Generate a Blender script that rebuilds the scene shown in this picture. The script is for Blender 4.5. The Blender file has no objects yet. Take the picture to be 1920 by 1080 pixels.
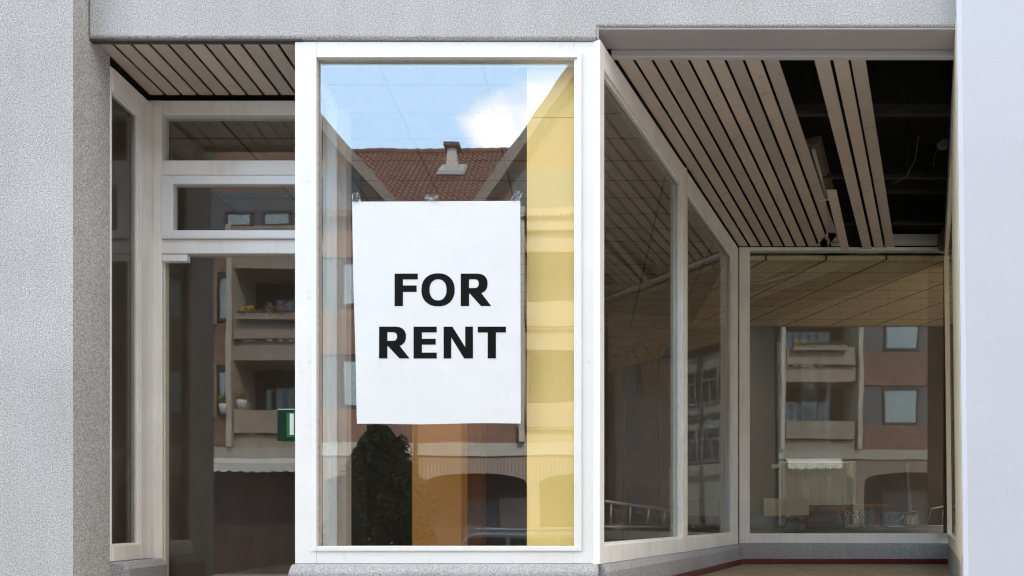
import bpy, bmesh, math, random
from mathutils import Vector, Matrix, noise
random.seed(7)
sc = bpy.context.scene
COL = sc.collection
rad = math.radians

# ---------------------------------------------------------------- measuring helpers
EYE, S, D = 1.65, 287.0, 4.46          # eye height, photo pixels per metre on the shop front, distance of the camera


def X(px, k=1.0): return (px - 1100) / S * k


def Z(py, k=1.0): return EYE + (970 - py) / S * k


def Y(k): return (k - 1) * D


# ---------------------------------------------------------------- mesh builder
class MB:
    def __init__(s): s.v = []; s.f = []; s.mi = []; s.cur = 0

    def add(s, vs, fs):
        o = len(s.v); s.v += [tuple(v) for v in vs]
        s.f += [tuple(i + o for i in f) for f in fs]; s.mi += [s.cur] * len(fs)
        return s

    def prism(s, a, b):
        n = len(a)
        return s.add(list(a) + list(b), [tuple(range(n)), tuple(range(2 * n - 1, n - 1, -1))] +
                     [(i, n + i, n + (i + 1) % n, (i + 1) % n) for i in range(n)])

    def box(s, x0, x1, y0, y1, z0, z1, fr=None):
        p = lambda x, y, z: (fr(x, y, z) if fr else (x, y, z))
        return s.prism([p(x0, y0, z0), p(x1, y0, z0), p(x1, y1, z0), p(x0, y1, z0)],
                       [p(x0, y0, z1), p(x1, y0, z1), p(x1, y1, z1), p(x0, y1, z1)])

    def xz(s, poly, y0, y1, fr=None):
        p = lambda x, y, z: (fr(x, y, z) if fr else (x, y, z))
        return s.prism([p(x, y0, z) for x, z in poly], [p(x, y1, z) for x, z in poly])

    def xy(s, poly, z0, z1):
        return s.prism([(x, y, z0) for x, y in poly], [(x, y, z1) for x, y in poly])

    def ring(s, x0, x1, z0, z1, w, y0, y1, fr=None, wt=None, wb=None):
        wt = w if wt is None else wt; wb = w if wb is None else wb
        s.box(x0, x0 + w, y0, y1, z0, z1, fr); s.box(x1 - w, x1, y0, y1, z0, z1, fr)
        s.box(x0 + w, x1 - w, y0, y1, z1 - wt, z1, fr); s.box(x0 + w, x1 - w, y0, y1, z0, z0 + wb, fr)
        return s

    def tube(s, pts, r, n=8, r2=None):
        pts = [Vector(p) for p in pts]; rings = []
        for i, p in enumerate(pts):
            d = (pts[min(i + 1, len(pts) - 1)] - pts[max(i - 1, 0)]).normalized()
            a = d.orthogonal().normalized(); a = a if i == 0 else (pa - d * pa.dot(d)).normalized()
            pa = a; b = d.cross(a)
            rr = r if r2 is None else r + (r2 - r) * i / (len(pts) - 1)
            rings.append([p + (a * math.cos(t) + b * math.sin(t)) * rr for t in [2 * math.pi * j / n for j in range(n)]])
        vs = [v for q in rings for v in q]; fs = []
        for i in range(len(rings) - 1):
            for j in range(n):
                fs.append((i * n + j, i * n + (j + 1) % n, (i + 1) * n + (j + 1) % n, (i + 1) * n + j))
        fs += [tuple(range(n - 1, -1, -1)), tuple(range(len(vs) - n, len(vs)))]
        return s.add(vs, fs)

    def lathe(s, prof, c, n=20):
        vs = []; fs = []
        for r, z in prof:
            for j in range(n):
                t = 2 * math.pi * j / n
                vs.append((c[0] + r * math.cos(t), c[1] + r * math.sin(t), c[2] + z))
        for i in range(len(prof) - 1):
            for j in range(n):
                fs.append((i * n + j, i * n + (j + 1) % n, (i + 1) * n + (j + 1) % n, (i + 1) * n + j))
        fs += [tuple(range(n - 1, -1, -1)), tuple(range(len(vs) - n, len(vs)))]
        return s.add(vs, fs)

    def leaves(s, pts, size, up=0.3):
        for p in pts:
            n = Vector((random.gauss(0, 1), random.gauss(0, 1), random.gauss(up, 1))).normalized()
            a = n.orthogonal().normalized(); b = n.cross(a)
            t = random.random() * 6.28; a, b = a * math.cos(t) + b * math.sin(t), b * math.cos(t) - a * math.sin(t)
            k = size * random.uniform(.6, 1.3); p = Vector(p)
            s.add([p - a * k, p + b * k * .45, p + a * k, p - b * k * .45], [(0, 1, 2, 3)])
        return s

    def build(s, name, mat, parent=None, bevel=0, smooth=False, seg=2, norm=True):
        me = bpy.data.meshes.new(name)
        me.from_pydata(s.v, [], s.f)
        mats = mat if isinstance(mat, (list, tuple)) else [mat]
        for m in mats: me.materials.append(m)
        if len(mats) > 1: me.polygons.foreach_set('material_index', s.mi)
        if norm:
            bm = bmesh.new(); bm.from_mesh(me); bmesh.ops.recalc_face_normals(bm, faces=bm.faces); bm.to_mesh(me); bm.free()
        me.update()
        o = bpy.data.objects.new(name, me); COL.objects.link(o)
        if parent is not None:
            o.parent = parent
            if parent.type == 'EMPTY': o.location = -Vector(parent.location)
        if bevel:
            m = o.modifiers.new('bevel', 'BEVEL'); m.width = bevel; m.segments = seg; m.limit_method = 'ANGLE'; m.angle_limit = rad(40)
            m.harden_normals = False
        if smooth:
            me.polygons.foreach_set('use_smooth', [True] * len(me.polygons))
        return o


def tag(o, label=None, cat=None, group=None, kind=None):
    if label: o['label'] = label
    if cat: o['category'] = cat
    if group: o['group'] = group
    if kind: o['kind'] = kind
    return o


def thing(name, loc, label, cat, group=None):
    o = bpy.data.objects.new(name, None); COL.objects.link(o); o.location = loc; o.empty_display_size = .2
    return tag(o, label, cat, group)


# ---------------------------------------------------------------- materials
def newmat(name):
    m = bpy.data.materials.new(name); m.use_nodes = True
    nt = m.node_tree; nt.nodes.clear()
    out = nt.nodes.new('ShaderNodeOutputMaterial')
    return m, nt, out


def N(nt, t, **kw):
    n = nt.nodes.new('ShaderNode' + t)
    for k, v in kw.items():
        if k.startswith('_'): setattr(n, k[1:], v)
        else: n.inputs[k.replace('_', ' ')].default_value = v
    return n


def L(nt, a, b): nt.links.new(a, b)


def coords(nt, mapping=None):
    tc = nt.nodes.new('ShaderNodeTexCoord')
    return tc.outputs['Object']


def ramp(nt, fac, stops):
    r = nt.nodes.new('ShaderNodeValToRGB'); e = r.color_ramp.elements
    while len(e) > 1: e.remove(e[-1])
    for i, (p, c) in enumerate(stops):
        c = c if len(c) == 4 else (*c, 1)
        if i == 0: e[0].position = p; e[0].color = c
        else: q = e.new(p); q.color = c
    L(nt, fac, r.inputs[0]); return r.outputs[0]


def sh(c, k): return tuple(max(0, min(1, x * k)) for x in c)


def mat(name, base, rough=.55, var=.08, scale=3., bump=0., bscale=60., metal=0., dirt=0., dirtcol=(.12, .09, .06), dscale=9., spec=.5, streak=0., d0=.60, orand=0.):
    m, nt, out = newmat(name); co = coords(nt)
    n = N(nt, 'TexNoise', Scale=scale, Detail=6., Roughness=.6); L(nt, co, n.inputs['Vector'])
    c = ramp(nt, n.outputs['Fac'], [(.3, sh(base, 1 - var)), (.7, sh(base, 1 + var))])
    if dirt:
        n2 = N(nt, 'TexNoise', Scale=dscale, Detail=9., Roughness=.72); L(nt, co, n2.inputs['Vector'])
        f = ramp(nt, n2.outputs['Fac'], [(d0, (0, 0, 0)), (d0 + .2, (dirt, dirt, dirt))])
        mx = N(nt, 'MixRGB'); L(nt, f, mx.inputs[0]); L(nt, c, mx.inputs[1]); mx.inputs[2].default_value = (*dirtcol, 1)
        c = mx.outputs[0]
    if streak:
        mp = N(nt, 'Mapping'); mp.inputs['Scale'].default_value = (14, 14, .7); L(nt, co, mp.inputs[0])
        n3 = N(nt, 'TexNoise', Scale=1.6, Detail=5.); L(nt, mp.outputs[0], n3.inputs['Vector'])
        f = ramp(nt, n3.outputs['Fac'], [(.52, (0, 0, 0)), (.78, (streak, streak, streak))])
        mx = N(nt, 'MixRGB'); L(nt, f, mx.inputs[0]); L(nt, c, mx.inputs[1]); mx.inputs[2].default_value = (*dirtcol, 1)
        c = mx.outputs[0]
    if orand:
        oi = nt.nodes.new('ShaderNodeObjectInfo'); rc = ramp(nt, oi.outputs['Random'], [(0, (1 - orand,) * 3), (1, (1 + orand * .6, 1 + orand * .5, 1 + orand * .35))])
        mx = N(nt, 'MixRGB', _blend_type='MULTIPLY'); mx.inputs[0].default_value = 1; L(nt, c, mx.inputs[1]); L(nt, rc, mx.inputs[2]); c = mx.outputs[0]
    p = N(nt, 'BsdfPrincipled', Roughness=rough, Metallic=metal); p.inputs['Specular IOR Level'].default_value = spec
    L(nt, c, p.inputs['Base Color'])
    if bump:
        nb = N(nt, 'TexNoise', Scale=bscale, Detail=4.); L(nt, co, nb.inputs['Vector'])
        b = N(nt, 'Bump', Strength=bump, Distance=.01); L(nt, nb.outputs['Fac'], b.inputs['Height']); L(nt, b.outputs[0], p.inputs['Normal'])
    L(nt, p.outputs[0], out.inputs[0]); return m


def roughcast(name, lo, hi, tint):
    """grainy mineral render: light grains, dark pits, fine relief"""
    m, nt, out = newmat(name); co = coords(nt)
    n = N(nt, 'TexNoise', Scale=115., Detail=4., Roughness=.8); L(nt, co, n.inputs['Vector'])
    c = ramp(nt, n.outputs['Fac'], [(.30, lo), (.44, sh(tint, .72)), (.54, tint), (.70, hi)])
    big = N(nt, 'TexNoise', Scale=1.3, Detail=5.); L(nt, co, big.inputs['Vector'])
    g = ramp(nt, big.outputs['Fac'], [(.3, (.86, .86, .86)), (.7, (1, 1, 1))])
    mx0 = N(nt, 'MixRGB', _blend_type='MULTIPLY'); mx0.inputs[0].default_value = 1; L(nt, c, mx0.inputs[1]); L(nt, g, mx0.inputs[2])
    mp = N(nt, 'Mapping'); mp.inputs['Scale'].default_value = (5, 5, .35); L(nt, co, mp.inputs[0])
    st_ = N(nt, 'TexNoise', Scale=1.5, Detail=6.); L(nt, mp.outputs[0], st_.inputs['Vector'])
    g2 = ramp(nt, st_.outputs['Fac'], [(.35, (.955, .95, .94)), (.6, (1, 1, 1))])      # faint rain streaks
    mx = N(nt, 'MixRGB', _blend_type='MULTIPLY'); mx.inputs[0].default_value = 1; L(nt, mx0.outputs[0], mx.inputs[1]); L(nt, g2, mx.inputs[2])
    p = N(nt, 'BsdfPrincipled', Roughness=.9); p.inputs['Specular IOR Level'].default_value = .2
    L(nt, mx.outputs[0], p.inputs['Base Color'])
    b = N(nt, 'Bump', Strength=.7, Distance=.006); L(nt, n.outputs['Fac'], b.inputs['Height']); L(nt, b.outputs[0], p.inputs['Normal'])
    L(nt, p.outputs[0], out.inputs[0]); return m


def glass(name, f0=.05, tint=(.93, .95, .94), dust=.03, rough=0.0, edge=.0, wave=.0, dcol=(.55, .50, .44)):
    """window glass: clear sheet, mirror reflection growing to the grazing angle, a veil of dust"""
    m, nt, out = newmat(name); co = coords(nt)
    geo = nt.nodes.new('ShaderNodeNewGeometry')
    dot = N(nt, 'VectorMath', _operation='DOT_PRODUCT'); L(nt, geo.outputs['Incoming'], dot.inputs[0]); L(nt, geo.outputs['Normal'], dot.inputs[1])
    ab = N(nt, 'Math', _operation='ABSOLUTE'); L(nt, dot.outputs['Value'], ab.inputs[0])
    om = N(nt, 'Math', _operation='SUBTRACT'); om.inputs[0].default_value = 1; L(nt, ab.outputs[0], om.inputs[1])
    pw = N(nt, 'Math', _operation='POWER'); L(nt, om.outputs[0], pw.inputs[0]); pw.inputs[1].default_value = 5
    ma = N(nt, 'Math', _operation='MULTIPLY_ADD'); L(nt, pw.outputs[0], ma.inputs[0]); ma.inputs[1].default_value = 1 - f0; ma.inputs[2].default_value = f0
    tr = N(nt, 'BsdfTransparent'); tr.inputs[0].default_value = (*tint, 1)
    gl = N(nt, 'BsdfGlossy', Roughness=rough); gl.inputs[0].default_value = (1, 1, 1, 1)
    if wave:
        wn = N(nt, 'TexNoise', Scale=2.2, Detail=1.); L(nt, co, wn.inputs['Vector'])
        bp = N(nt, 'Bump', Strength=1., Distance=wave); L(nt, wn.outputs['Fac'], bp.inputs['Height']); L(nt, bp.outputs[0], gl.inputs['Normal'])
    mix = nt.nodes.new('ShaderNodeMixShader'); L(nt, ma.outputs[0], mix.inputs[0]); L(nt, tr.outputs[0], mix.inputs[1]); L(nt, gl.outputs[0], mix.inputs[2])
    last = mix
    if dust:
        n1 = N(nt, 'TexNoise', Scale=3., Detail=10., Roughness=.7); L(nt, co, n1.inputs['Vector'])
        n2 = N(nt, 'TexNoise', Scale=70., Detail=3., Roughness=.6); L(nt, co, n2.inputs['Vector'])
        a = ramp(nt, n1.outputs['Fac'], [(.35, (.45, .45, .45)), (.75, (1, 1, 1))])
        sp = ramp(nt, n2.outputs['Fac'], [(.66, (.25, .25, .25)), (.73, (4, 4, 4))])
        mu = N(nt, 'Math', _operation='MULTIPLY'); L(nt, a, mu.inputs[0]); L(nt, sp, mu.inputs[1])
        m2 = N(nt, 'Math', _operation='MULTIPLY'); L(nt, mu.outputs[0], m2.inputs[0]); m2.inputs[1].default_value = dust
        df = N(nt, 'BsdfDiffuse'); df.inputs[0].default_value = (*dcol, 1)
        mix2 = nt.nodes.new('ShaderNodeMixShader'); L(nt, m2.outputs[0], mix2.inputs[0]); L(nt, mix.outputs[0], mix2.inputs[1]); L(nt, df.outputs[0], mix2.inputs[2])
        last = mix2
    L(nt, last.outputs[0], out.inputs[0]); return m


def brick(name, c1, c2, mortar, bw=.25, rh=.083, axis='x', bump=.3, ms=.010):
    m, nt, out = newmat(name); co = coords(nt)
    sp = N(nt, 'SeparateXYZ'); L(nt, co, sp.inputs[0])
    ad = N(nt, 'Math', _operation='ADD'); L(nt, sp.outputs[0], ad.inputs[0]); L(nt, sp.outputs[1], ad.inputs[1])
    cb = N(nt, 'CombineXYZ'); L(nt, ad.outputs[0], cb.inputs[0]); L(nt, sp.outputs[2], cb.inputs[1])
    b = N(nt, 'TexBrick', Scale=1., Mortar_Size=ms, Mortar_Smooth=.2, Bias=0., Brick_Width=bw, Row_Height=rh)
    b.inputs['Color1'].default_value = (*c1, 1); b.inputs['Color2'].default_value = (*c2, 1); b.inputs['Mortar'].default_value = (*mortar, 1)
    L(nt, cb.outputs[0], b.inputs['Vector'])
    n = N(nt, 'TexNoise', Scale=6., Detail=6.); L(nt, co, n.inputs['Vector'])
    g = ramp(nt, n.outputs['Fac'], [(.3, (.75, .75, .75)), (.7, (1.1, 1.1, 1.1))])
    mx = N(nt, 'MixRGB', _blend_type='MULTIPLY'); mx.inputs[0].default_value = 1; L(nt, b.outputs['Color'], mx.inputs[1]); L(nt, g, mx.inputs[2])
    p = N(nt, 'BsdfPrincipled', Roughness=.85); L(nt, mx.outputs[0], p.inputs['Base Color'])
    bp = N(nt, 'Bump', Strength=bump, Distance=.01, _invert=True); L(nt, b.outputs['Fac'], bp.inputs['Height']); L(nt, bp.outputs[0], p.inputs['Normal'])
    L(nt, p.outputs[0], out.inputs[0]); return m


def tiles(name, base, joint, bw, rh, ang=0., ms=.012, rough=.6, var=.12, offset=0., shear=0., cross=None):
    """flat grid on a horizontal sheet (ceiling panels, floor tiles), turned by ang"""
    m, nt, out = newmat(name); co = coords(nt)
    if shear:
        sx = N(nt, 'SeparateXYZ'); L(nt, co, sx.inputs[0]); mm = N(nt, 'Math', _operation='MULTIPLY_ADD'); L(nt, sx.outputs[1], mm.inputs[0]); mm.inputs[1].default_value = shear; L(nt, sx.outputs[0], mm.inputs[2])
        cx = N(nt, 'CombineXYZ'); L(nt, mm.outputs[0], cx.inputs[0]); L(nt, sx.outputs[1], cx.inputs[1]); co = cx.outputs[0]
    mp = N(nt, 'Mapping'); mp.inputs['Rotation'].default_value = (0, 0, ang); L(nt, co, mp.inputs[0])
    b = N(nt, 'TexBrick', Scale=1., Mortar_Size=ms, Mortar_Smooth=.05, Bias=0., Brick_Width=bw, Row_Height=rh, _offset=offset)
    b.inputs['Color1'].default_value = (*sh(base, 1 - var), 1); b.inputs['Color2'].default_value = (*sh(base, 1 + var), 1); b.inputs['Mortar'].default_value = (*(cross or joint), 1)
    L(nt, mp.outputs[0], b.inputs['Vector']); bc = b.outputs['Color']
    if cross:      # the long joints are wider and darker than the cross joints
        s2 = N(nt, 'SeparateXYZ'); L(nt, mp.outputs[0], s2.inputs[0]); dv = N(nt, 'Math', _operation='DIVIDE'); L(nt, s2.outputs[0], dv.inputs[0]); dv.inputs[1].default_value = bw
        fr_ = N(nt, 'Math', _operation='FRACT'); L(nt, dv.outputs[0], fr_.inputs[0]); lt = N(nt, 'Math', _operation='LESS_THAN'); L(nt, fr_.outputs[0], lt.inputs[0]); lt.inputs[1].default_value = .028
        m3 = N(nt, 'MixRGB'); L(nt, lt.outputs[0], m3.inputs[0]); L(nt, bc, m3.inputs[1]); m3.inputs[2].default_value = (*joint, 1); bc = m3.outputs[0]
    n = N(nt, 'TexNoise', Scale=9., Detail=8., Roughness=.7); L(nt, co, n.inputs['Vector'])
    g = ramp(nt, n.outputs['Fac'], [(.3, (.82, .82, .82)), (.7, (1.05, 1.05, 1.05))])
    mx = N(nt, 'MixRGB', _blend_type='MULTIPLY'); mx.inputs[0].default_value = 1; L(nt, bc, mx.inputs[1]); L(nt, g, mx.inputs[2])
    p = N(nt, 'BsdfPrincipled', Roughness=rough); L(nt, mx.outputs[0], p.inputs['Base Color'])
    bp = N(nt, 'Bump', Strength=.4, Distance=.006, _invert=True); L(nt, b.outputs['Fac'], bp.inputs['Height']); L(nt, bp.outputs[0], p.inputs['Normal'])
    L(nt, p.outputs[0], out.inputs[0]); return m


def pebbles(name, lo, hi):
    m, nt, out = newmat(name); co = coords(nt)
    v = N(nt, 'TexVoronoi', Scale=70.); L(nt, co, v.inputs['Vector'])
    c = ramp(nt, v.outputs['Distance'], [(.0, hi), (.35, sh(hi, .8)), (.6, lo)])
    p = N(nt, 'BsdfPrincipled', Roughness=.9); L(nt, c, p.inputs['Base Color'])
    b = N(nt, 'Bump', Strength=.6, Distance=.006, _invert=True); L(nt, v.outputs['Distance'], b.inputs['Height']); L(nt, b.outputs[0], p.inputs['Normal'])
    L(nt, p.outputs[0], out.inputs[0]); return m


def ribbed(name, base, freq, depth=.5):
    m, nt, out = newmat(name); co = coords(nt)
    w = N(nt, 'TexWave', Scale=freq, Distortion=0., _wave_type='BANDS', _bands_direction='X', _wave_profile='SIN'); L(nt, co, w.inputs['Vector'])
    n = N(nt, 'TexNoise', Scale=2., Detail=6.); L(nt, co, n.inputs['Vector'])
    c = ramp(nt, n.outputs['Fac'], [(.3, sh(base, .85)), (.7, sh(base, 1.1))])
    p = N(nt, 'BsdfPrincipled', Roughness=.85); L(nt, c, p.inputs['Base Color'])
    b = N(nt, 'Bump', Strength=depth, Distance=.05); L(nt, w.outputs['Fac'], b.inputs['Height']); L(nt, b.outputs[0], p.inputs['Normal'])
    L(nt, p.outputs[0], out.inputs[0]); return m


RENDERG = roughcast('pale_roughcast', (.08, .08, .09), (.92, .91, .89), (.54, .53, .515))
PLINTH = roughcast('plinth_roughcast', (.13, .13, .14), (.70, .69, .69), (.42, .41, .42))
PIER = mat('smooth_white_render', (.515, .525, .575), .8, .03, 1.2, .16, 40., dirt=.4, dirtcol=(.62, .62, .66), dscale=5)
WHITE = mat('white_paint', (.755, .745, .72), .38, .03, 2.5, .06, 18., dirt=.42, dirtcol=(.40, .37, .32), dscale=19, d0=.585)
WHITEW = mat('weathered_white_paint', (.79, .765, .72), .42, .06, 4., .1, 20., dirt=.5, dirtcol=(.33, .27, .2), dscale=16, streak=.18)
CREAM = mat('cream_paint', (.72, .66, .50), .5, .05, 3., dirt=.3, dirtcol=(.4, .34, .22))
SLAT = mat('beige_enamel', (.56, .467, .40), .45, .06, 2.2, dirt=.6, dirtcol=(.16, .12, .09), dscale=7, d0=.57, orand=.14)
TRIM = mat('grey_mauve_paint', (.50, .47, .47), .5, .05, 4., dirt=.3, dirtcol=(.2, .17, .16))
TRIM2 = mat('dull_grey_plastic', (.20, .18, .155), .6, .1, 8.)
SOFB = mat('grey_plaster', (.42, .385, .385), .75, .06, 3., .1, 90.)
DARKTRIM = mat('dark_brown_trim', (.06, .045, .038), .6, .15, 6.)
BLACKCON = mat('near_black_concrete', (.022, .020, .018), .9, .4, 5., .3, 20.)  # even near-black tone for the void, hangers, rails and roof
PUTTY = mat('old_putty', (.62, .56, .50), .8, .25, 30., .3, 60.)
SHOPGL = glass('shop_glass', .10, (.995, .995, .99), dust=.016, wave=.0006)
SIDEGL = glass('grimy_shop_glass', .05, dust=.13, dcol=(.42, .34, .26), wave=.0006)
SIDEGL2 = glass('clean_shop_glass', .03, (.97, .98, .975), dust=0)
BACKGL = glass('back_window_glass', .068, dust=.03, dcol=(.35, .29, .22), wave=.0005)
DOORGL = glass('door_glass', .052, dust=.04, dcol=(.30, .24, .19), wave=.0005)
REDTILE = tiles('oxblood_tile', (.125, .02, .016), (.05, .02, .02), .3, 5., 0, .006, .35)
FLOORT = tiles('buff_ribbed_tile', (.40, .285, .17), (.14, .10, .07), .20, .10, rad(-25), .007, .6)
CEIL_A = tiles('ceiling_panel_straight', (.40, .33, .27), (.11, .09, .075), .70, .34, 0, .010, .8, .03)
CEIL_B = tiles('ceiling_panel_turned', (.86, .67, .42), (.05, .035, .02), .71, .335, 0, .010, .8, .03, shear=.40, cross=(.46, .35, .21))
YELLOW = mat('yellow_paint', (.98, .73, .25), .5, .03, 1.5, .05, 30., dirt=.2, dirtcol=(.6, .42, .12), dscale=12)
SHADEYEL = mat('shaded_yellow_paint', (.78, .36, .075), .55, .05, 2.)  # the yellow of the boards, with shade put into the colour
BROWNW = mat('brown_wood', (.20, .085, .025), .5, .2, 8.)
ARCSHADE = mat('arcade_shade_brown', (.07, .035, .028), .7, .3, 3.)
INWALL = mat('umber_wall', (.16, .125, .10), .8, .25, 1.2, dirt=.4, dirtcol=(.04, .03, .025), dscale=3)
INFLOOR = mat('dusty_floor', (.48, .37, .25), .8, .3, 2.)
RADI = mat('radiator_enamel', (.80, .74, .56), .4, .05, 3., dirt=.3, dirtcol=(.25, .2, .12))
CARD = mat('cardboard', (.42, .33, .22), .8, .08, 4.)
PLANK = mat('orange_plank', (.40, .20, .07), .6, .2, 9.)
ALU = mat('dull_aluminium', (.36, .35, .34), .35, .1, 5., metal=.9)
BLACKP = mat('black_plastic', (.018, .018, .022), .4, .3, 6., .4, 12.)
BLUEP = mat('slate_plastic', (.06, .075, .10), .5, .2, 5.)
PALEB = mat('pale_board', (.55, .53, .48), .7, .1, 4.)
PEB = pebbles('exposed_aggregate', (.10, .09, .08), (.52, .50, .46))
PAPER = mat('poster_paper', (.70, .70, .695), .6, .02, 2.5, .6, 5.)
INK = mat('black_ink', (.0028, .0028, .0028), .7, .02, 3., spec=.12)
TAPE = glass('clear_tape', .10, (.9, .9, .9), dust=.10, rough=.12)
SGREEN = mat('sign_dark_green', (.003, .032, .012), .35, .15, 20., spec=.2)
SGREEN2 = mat('sign_bright_green', (.003, .14, .02), .3, .15, 14.)
SWHITE = mat('sign_white', (.80, .80, .80), .4, .01, 3.)
COPPER = mat('orange_wire', (.16, .08, .04), .5)
TUBEW = mat('tube_glass', (.34, .33, .30), .2, .02)
RUSTY = mat('rusty_steel', (.10, .075, .05), .7, .4, 12., dirt=.6, dirtcol=(.25, .12, .04), dscale=10)
ASPH = mat('asphalt', (.055, .055, .058), .9, .2, 8., .5, 120.)
PAVE = tiles('pavement_slab', (.34, .33, .31), (.14, .13, .12), .5, .5, 0, .008, .85, .08, .5)
KERB = mat('kerb_stone', (.33, .33, .33), .85, .1, 8.)
BRICKM = brick('red_brown_brick', (.27, .125, .075), (.20, .092, .058), (.24, .18, .15))
CONC = mat('beige_concrete', (.37, .285, .22), .9, .12, 1.6, .3, 60., dirt=.4, dirtcol=(.2, .16, .13), dscale=3, streak=.3)
PALECON = mat('pale_concrete', (.42, .38, .32), .9, .1, 2., .2, 50., dirt=.4, dirtcol=(.25, .22, .19), dscale=4)
RIBCON = ribbed('ribbed_concrete', (.30, .235, .185), 3.2)
FINC2 = mat('worn_window_paint', (.34, .32, .29), .6, .1, 6.)
FINC = mat('cream_render', (.50, .43, .34), .8, .06, 3., dirt=.3, dirtcol=(.3, .26, .2))
GREYP = mat('grey_panel', (.10, .105, .11), .55, .08, 2.)
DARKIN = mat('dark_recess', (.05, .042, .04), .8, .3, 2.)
VERGE = mat('verge_board', (.17, .13, .105), .6, .08, 2.)
TILER = mat('clay_pantile', (.135, .055, .036), .75, .38, 3.5, dirt=.5, dirtcol=(.10, .05, .035), dscale=8)
LEAD = mat('lead_flashing', (.28, .29, .30), .5, .2, 12.)
FRAMED = mat('dark_window_frame', (.05, .038, .032), .4)
CURT = mat('net_curtain', (.50, .52, .53), .8, .12, 8.)
PANEG = glass('house_glass', .05, dust=0)
AWN = mat('awning_cloth', (.74, .70, .64), .8, .06, 4.)
LEAF = mat('conifer_green', (.035, .06, .022), .7, .5, 3.)
LEAF2 = mat('leaf_green', (.07, .14, .03), .6, .4, 6.)
BARK = mat('bark', (.09, .06, .04), .9, .3, 12., .5, 30.)
YEL = mat('yellow_petal', (.85, .55, .02), .6)
RED = mat('red_petal', (.55, .06, .04), .6, .3, 20)
PINK = mat('pink_petal', (.75, .45, .50), .6, .3, 20)
POTW = mat('white_pot', (.6, .6, .58), .3)
POTT = mat('clay_pot', (.40, .17, .09), .8)
CARP = mat('grey_blue_car_paint', (.20, .23, .26), .22, .03, 2., spec=.6)
CARG = mat('car_window', (.015, .018, .02), .05)
RUB = mat('tyre_rubber', (.02, .02, .02), .8)
TIMB = mat('dark_timber', (.06, .038, .026), .7, .2, 8.)
INFILL = mat('lime_render', (.42, .39, .34), .85, .04, 2.)
DRYP = mat('withered_leaf', (.05, .042, .02), .8, .3, 10.)

# ---------------------------------------------------------------- the setting
g = MB(); g.add([(-120, -60, -.125), (120, -60, -.125), (120, 60, -.125), (-120, 60, -.125)], [(0, 1, 2, 3)])
tag(g.build('ground', ASPH), kind='structure')
g = MB(); g.add([(-60, -12.0, -.120), (60, -12.0, -.120), (60, -7.15, -.120), (-60, -7.15, -.120)], [(0, 1, 2, 3)])
tag(g.build('road', ASPH), kind='structure')
g = MB(); g.box(-60, 60, -7.0, .55, -.3, 0)
tag(g.build('pavement', PAVE), kind='structure')
g = MB(); g.box(-60, 60, -14.0, -12.15, -.3, 0)
tag(g.build('far_pavement', PAVE), kind='structure')
g = MB(); g.box(-60, 60, -7.15, -7.002, -.3, .004); g.box(-60, 60, -12.148, -12.0, -.3, .004)
tag(g.build('kerb', KERB, bevel=.012), kind='structure')

# ================================================================ the shop building
FLZ = EYE - .54                                  # raised floor of the recesses
SOF = EYE + 3.150                                # underside of the slatted soffits
shop = thing('shop_building', (0, 0, 0), 'vacant shop front in pale grey roughcast with white framed windows and slatted entrance soffits', 'shop')
tag(shop, group=None)

# --- left wall / pillar and the wall over the openings
w = MB(); w.xy([(-9, -.13), (X(137, .971), -.13), (X(165), .0), (X(165) , .205), (-9, .205)], 0, 12.5)
tag(w.build('wall', RENDERG, shop), 'pale grey roughcast pillar with shaded inner side')
w = MB(); xe = 9.0
w.xz([(X(165) + .001, 4.786), (X(1120), 4.776), (X(1120), 4.857), (xe, 4.857), (xe, 12.5), (X(165) + .001, 12.5)], 0, .05)
w.box(X(1121), xe, .0501, .2, 4.857, 12.5); w.box(X(165) + .001, X(1121) - .001, .0501, .2, 4.90, 12.5)
tag(w.build('lintel', RENDERG, shop, bevel=.018, seg=4), 'pale grey roughcast band above the shop windows')

# --- right pier, smooth, its inner side running back into the passage
xb, xt = X(1808, .973), X(1794.5, .973)          # foot and head of its slightly leaning edge


def pier_sec(x0): return [(x0, -.112), (x0 + .022, -.13), (3.0, -.13), (3.0, .15), (x0 + .131, .15)]


dxz = (xt - xb) / (Z(0) - Z(1080))
x_lo, x_hi = xb - dxz * Z(1080), xb + dxz * (12.5 - Z(1080))
w = MB(); w.prism([(x, y, 0) for x, y in pier_sec(x_lo)], [(x, y, 12.5) for x, y in pier_sec(x_hi)])
tag(w.build('pier', PIER, shop), 'smooth white painted pier')
xs = lambda z: x_lo + (x_hi - x_lo) * z / 12.5


def pierline(z, y, off): return (xs(z) + (y + .112) * .5011 - off, y, z)



PL = lambda y, n, z: (xs(z) + (y + .112) * .5011 + n, y, z)      # along the inner side of the pier and on, n to the right
w = MB(); w.box(-.095, .95, -.006, -.001, 1.40, 4.845, PL); w.box(.155, .949, 0, .05, 1.0, 4.845, PL); w.box(3.30, 3.47, -.006, .05, 1.40, 4.845, PL)
w.box(.951, 3.299, 0, .05, 4.62, 4.845, PL); w.box(.951, 3.299, 0, .05, 1.345, 1.46, PL)
pf = w.build('passage_side_window', CREAM, shop)
tag(pf, 'cream frame with added glazing seen edge on beside the white pier')
w = MB(); w.box(.94, 3.31, .02, .026, 1.44, 4.64, PL); w.build('glass_pane', SIDEGL2, pf)  # pane added so the back window can mirror the street
w = MB(); w.box(.155, 3.47, 0, .06, FLZ - .4, 1.344, PL); w.build('plinth', PLINTH, shop)
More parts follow.
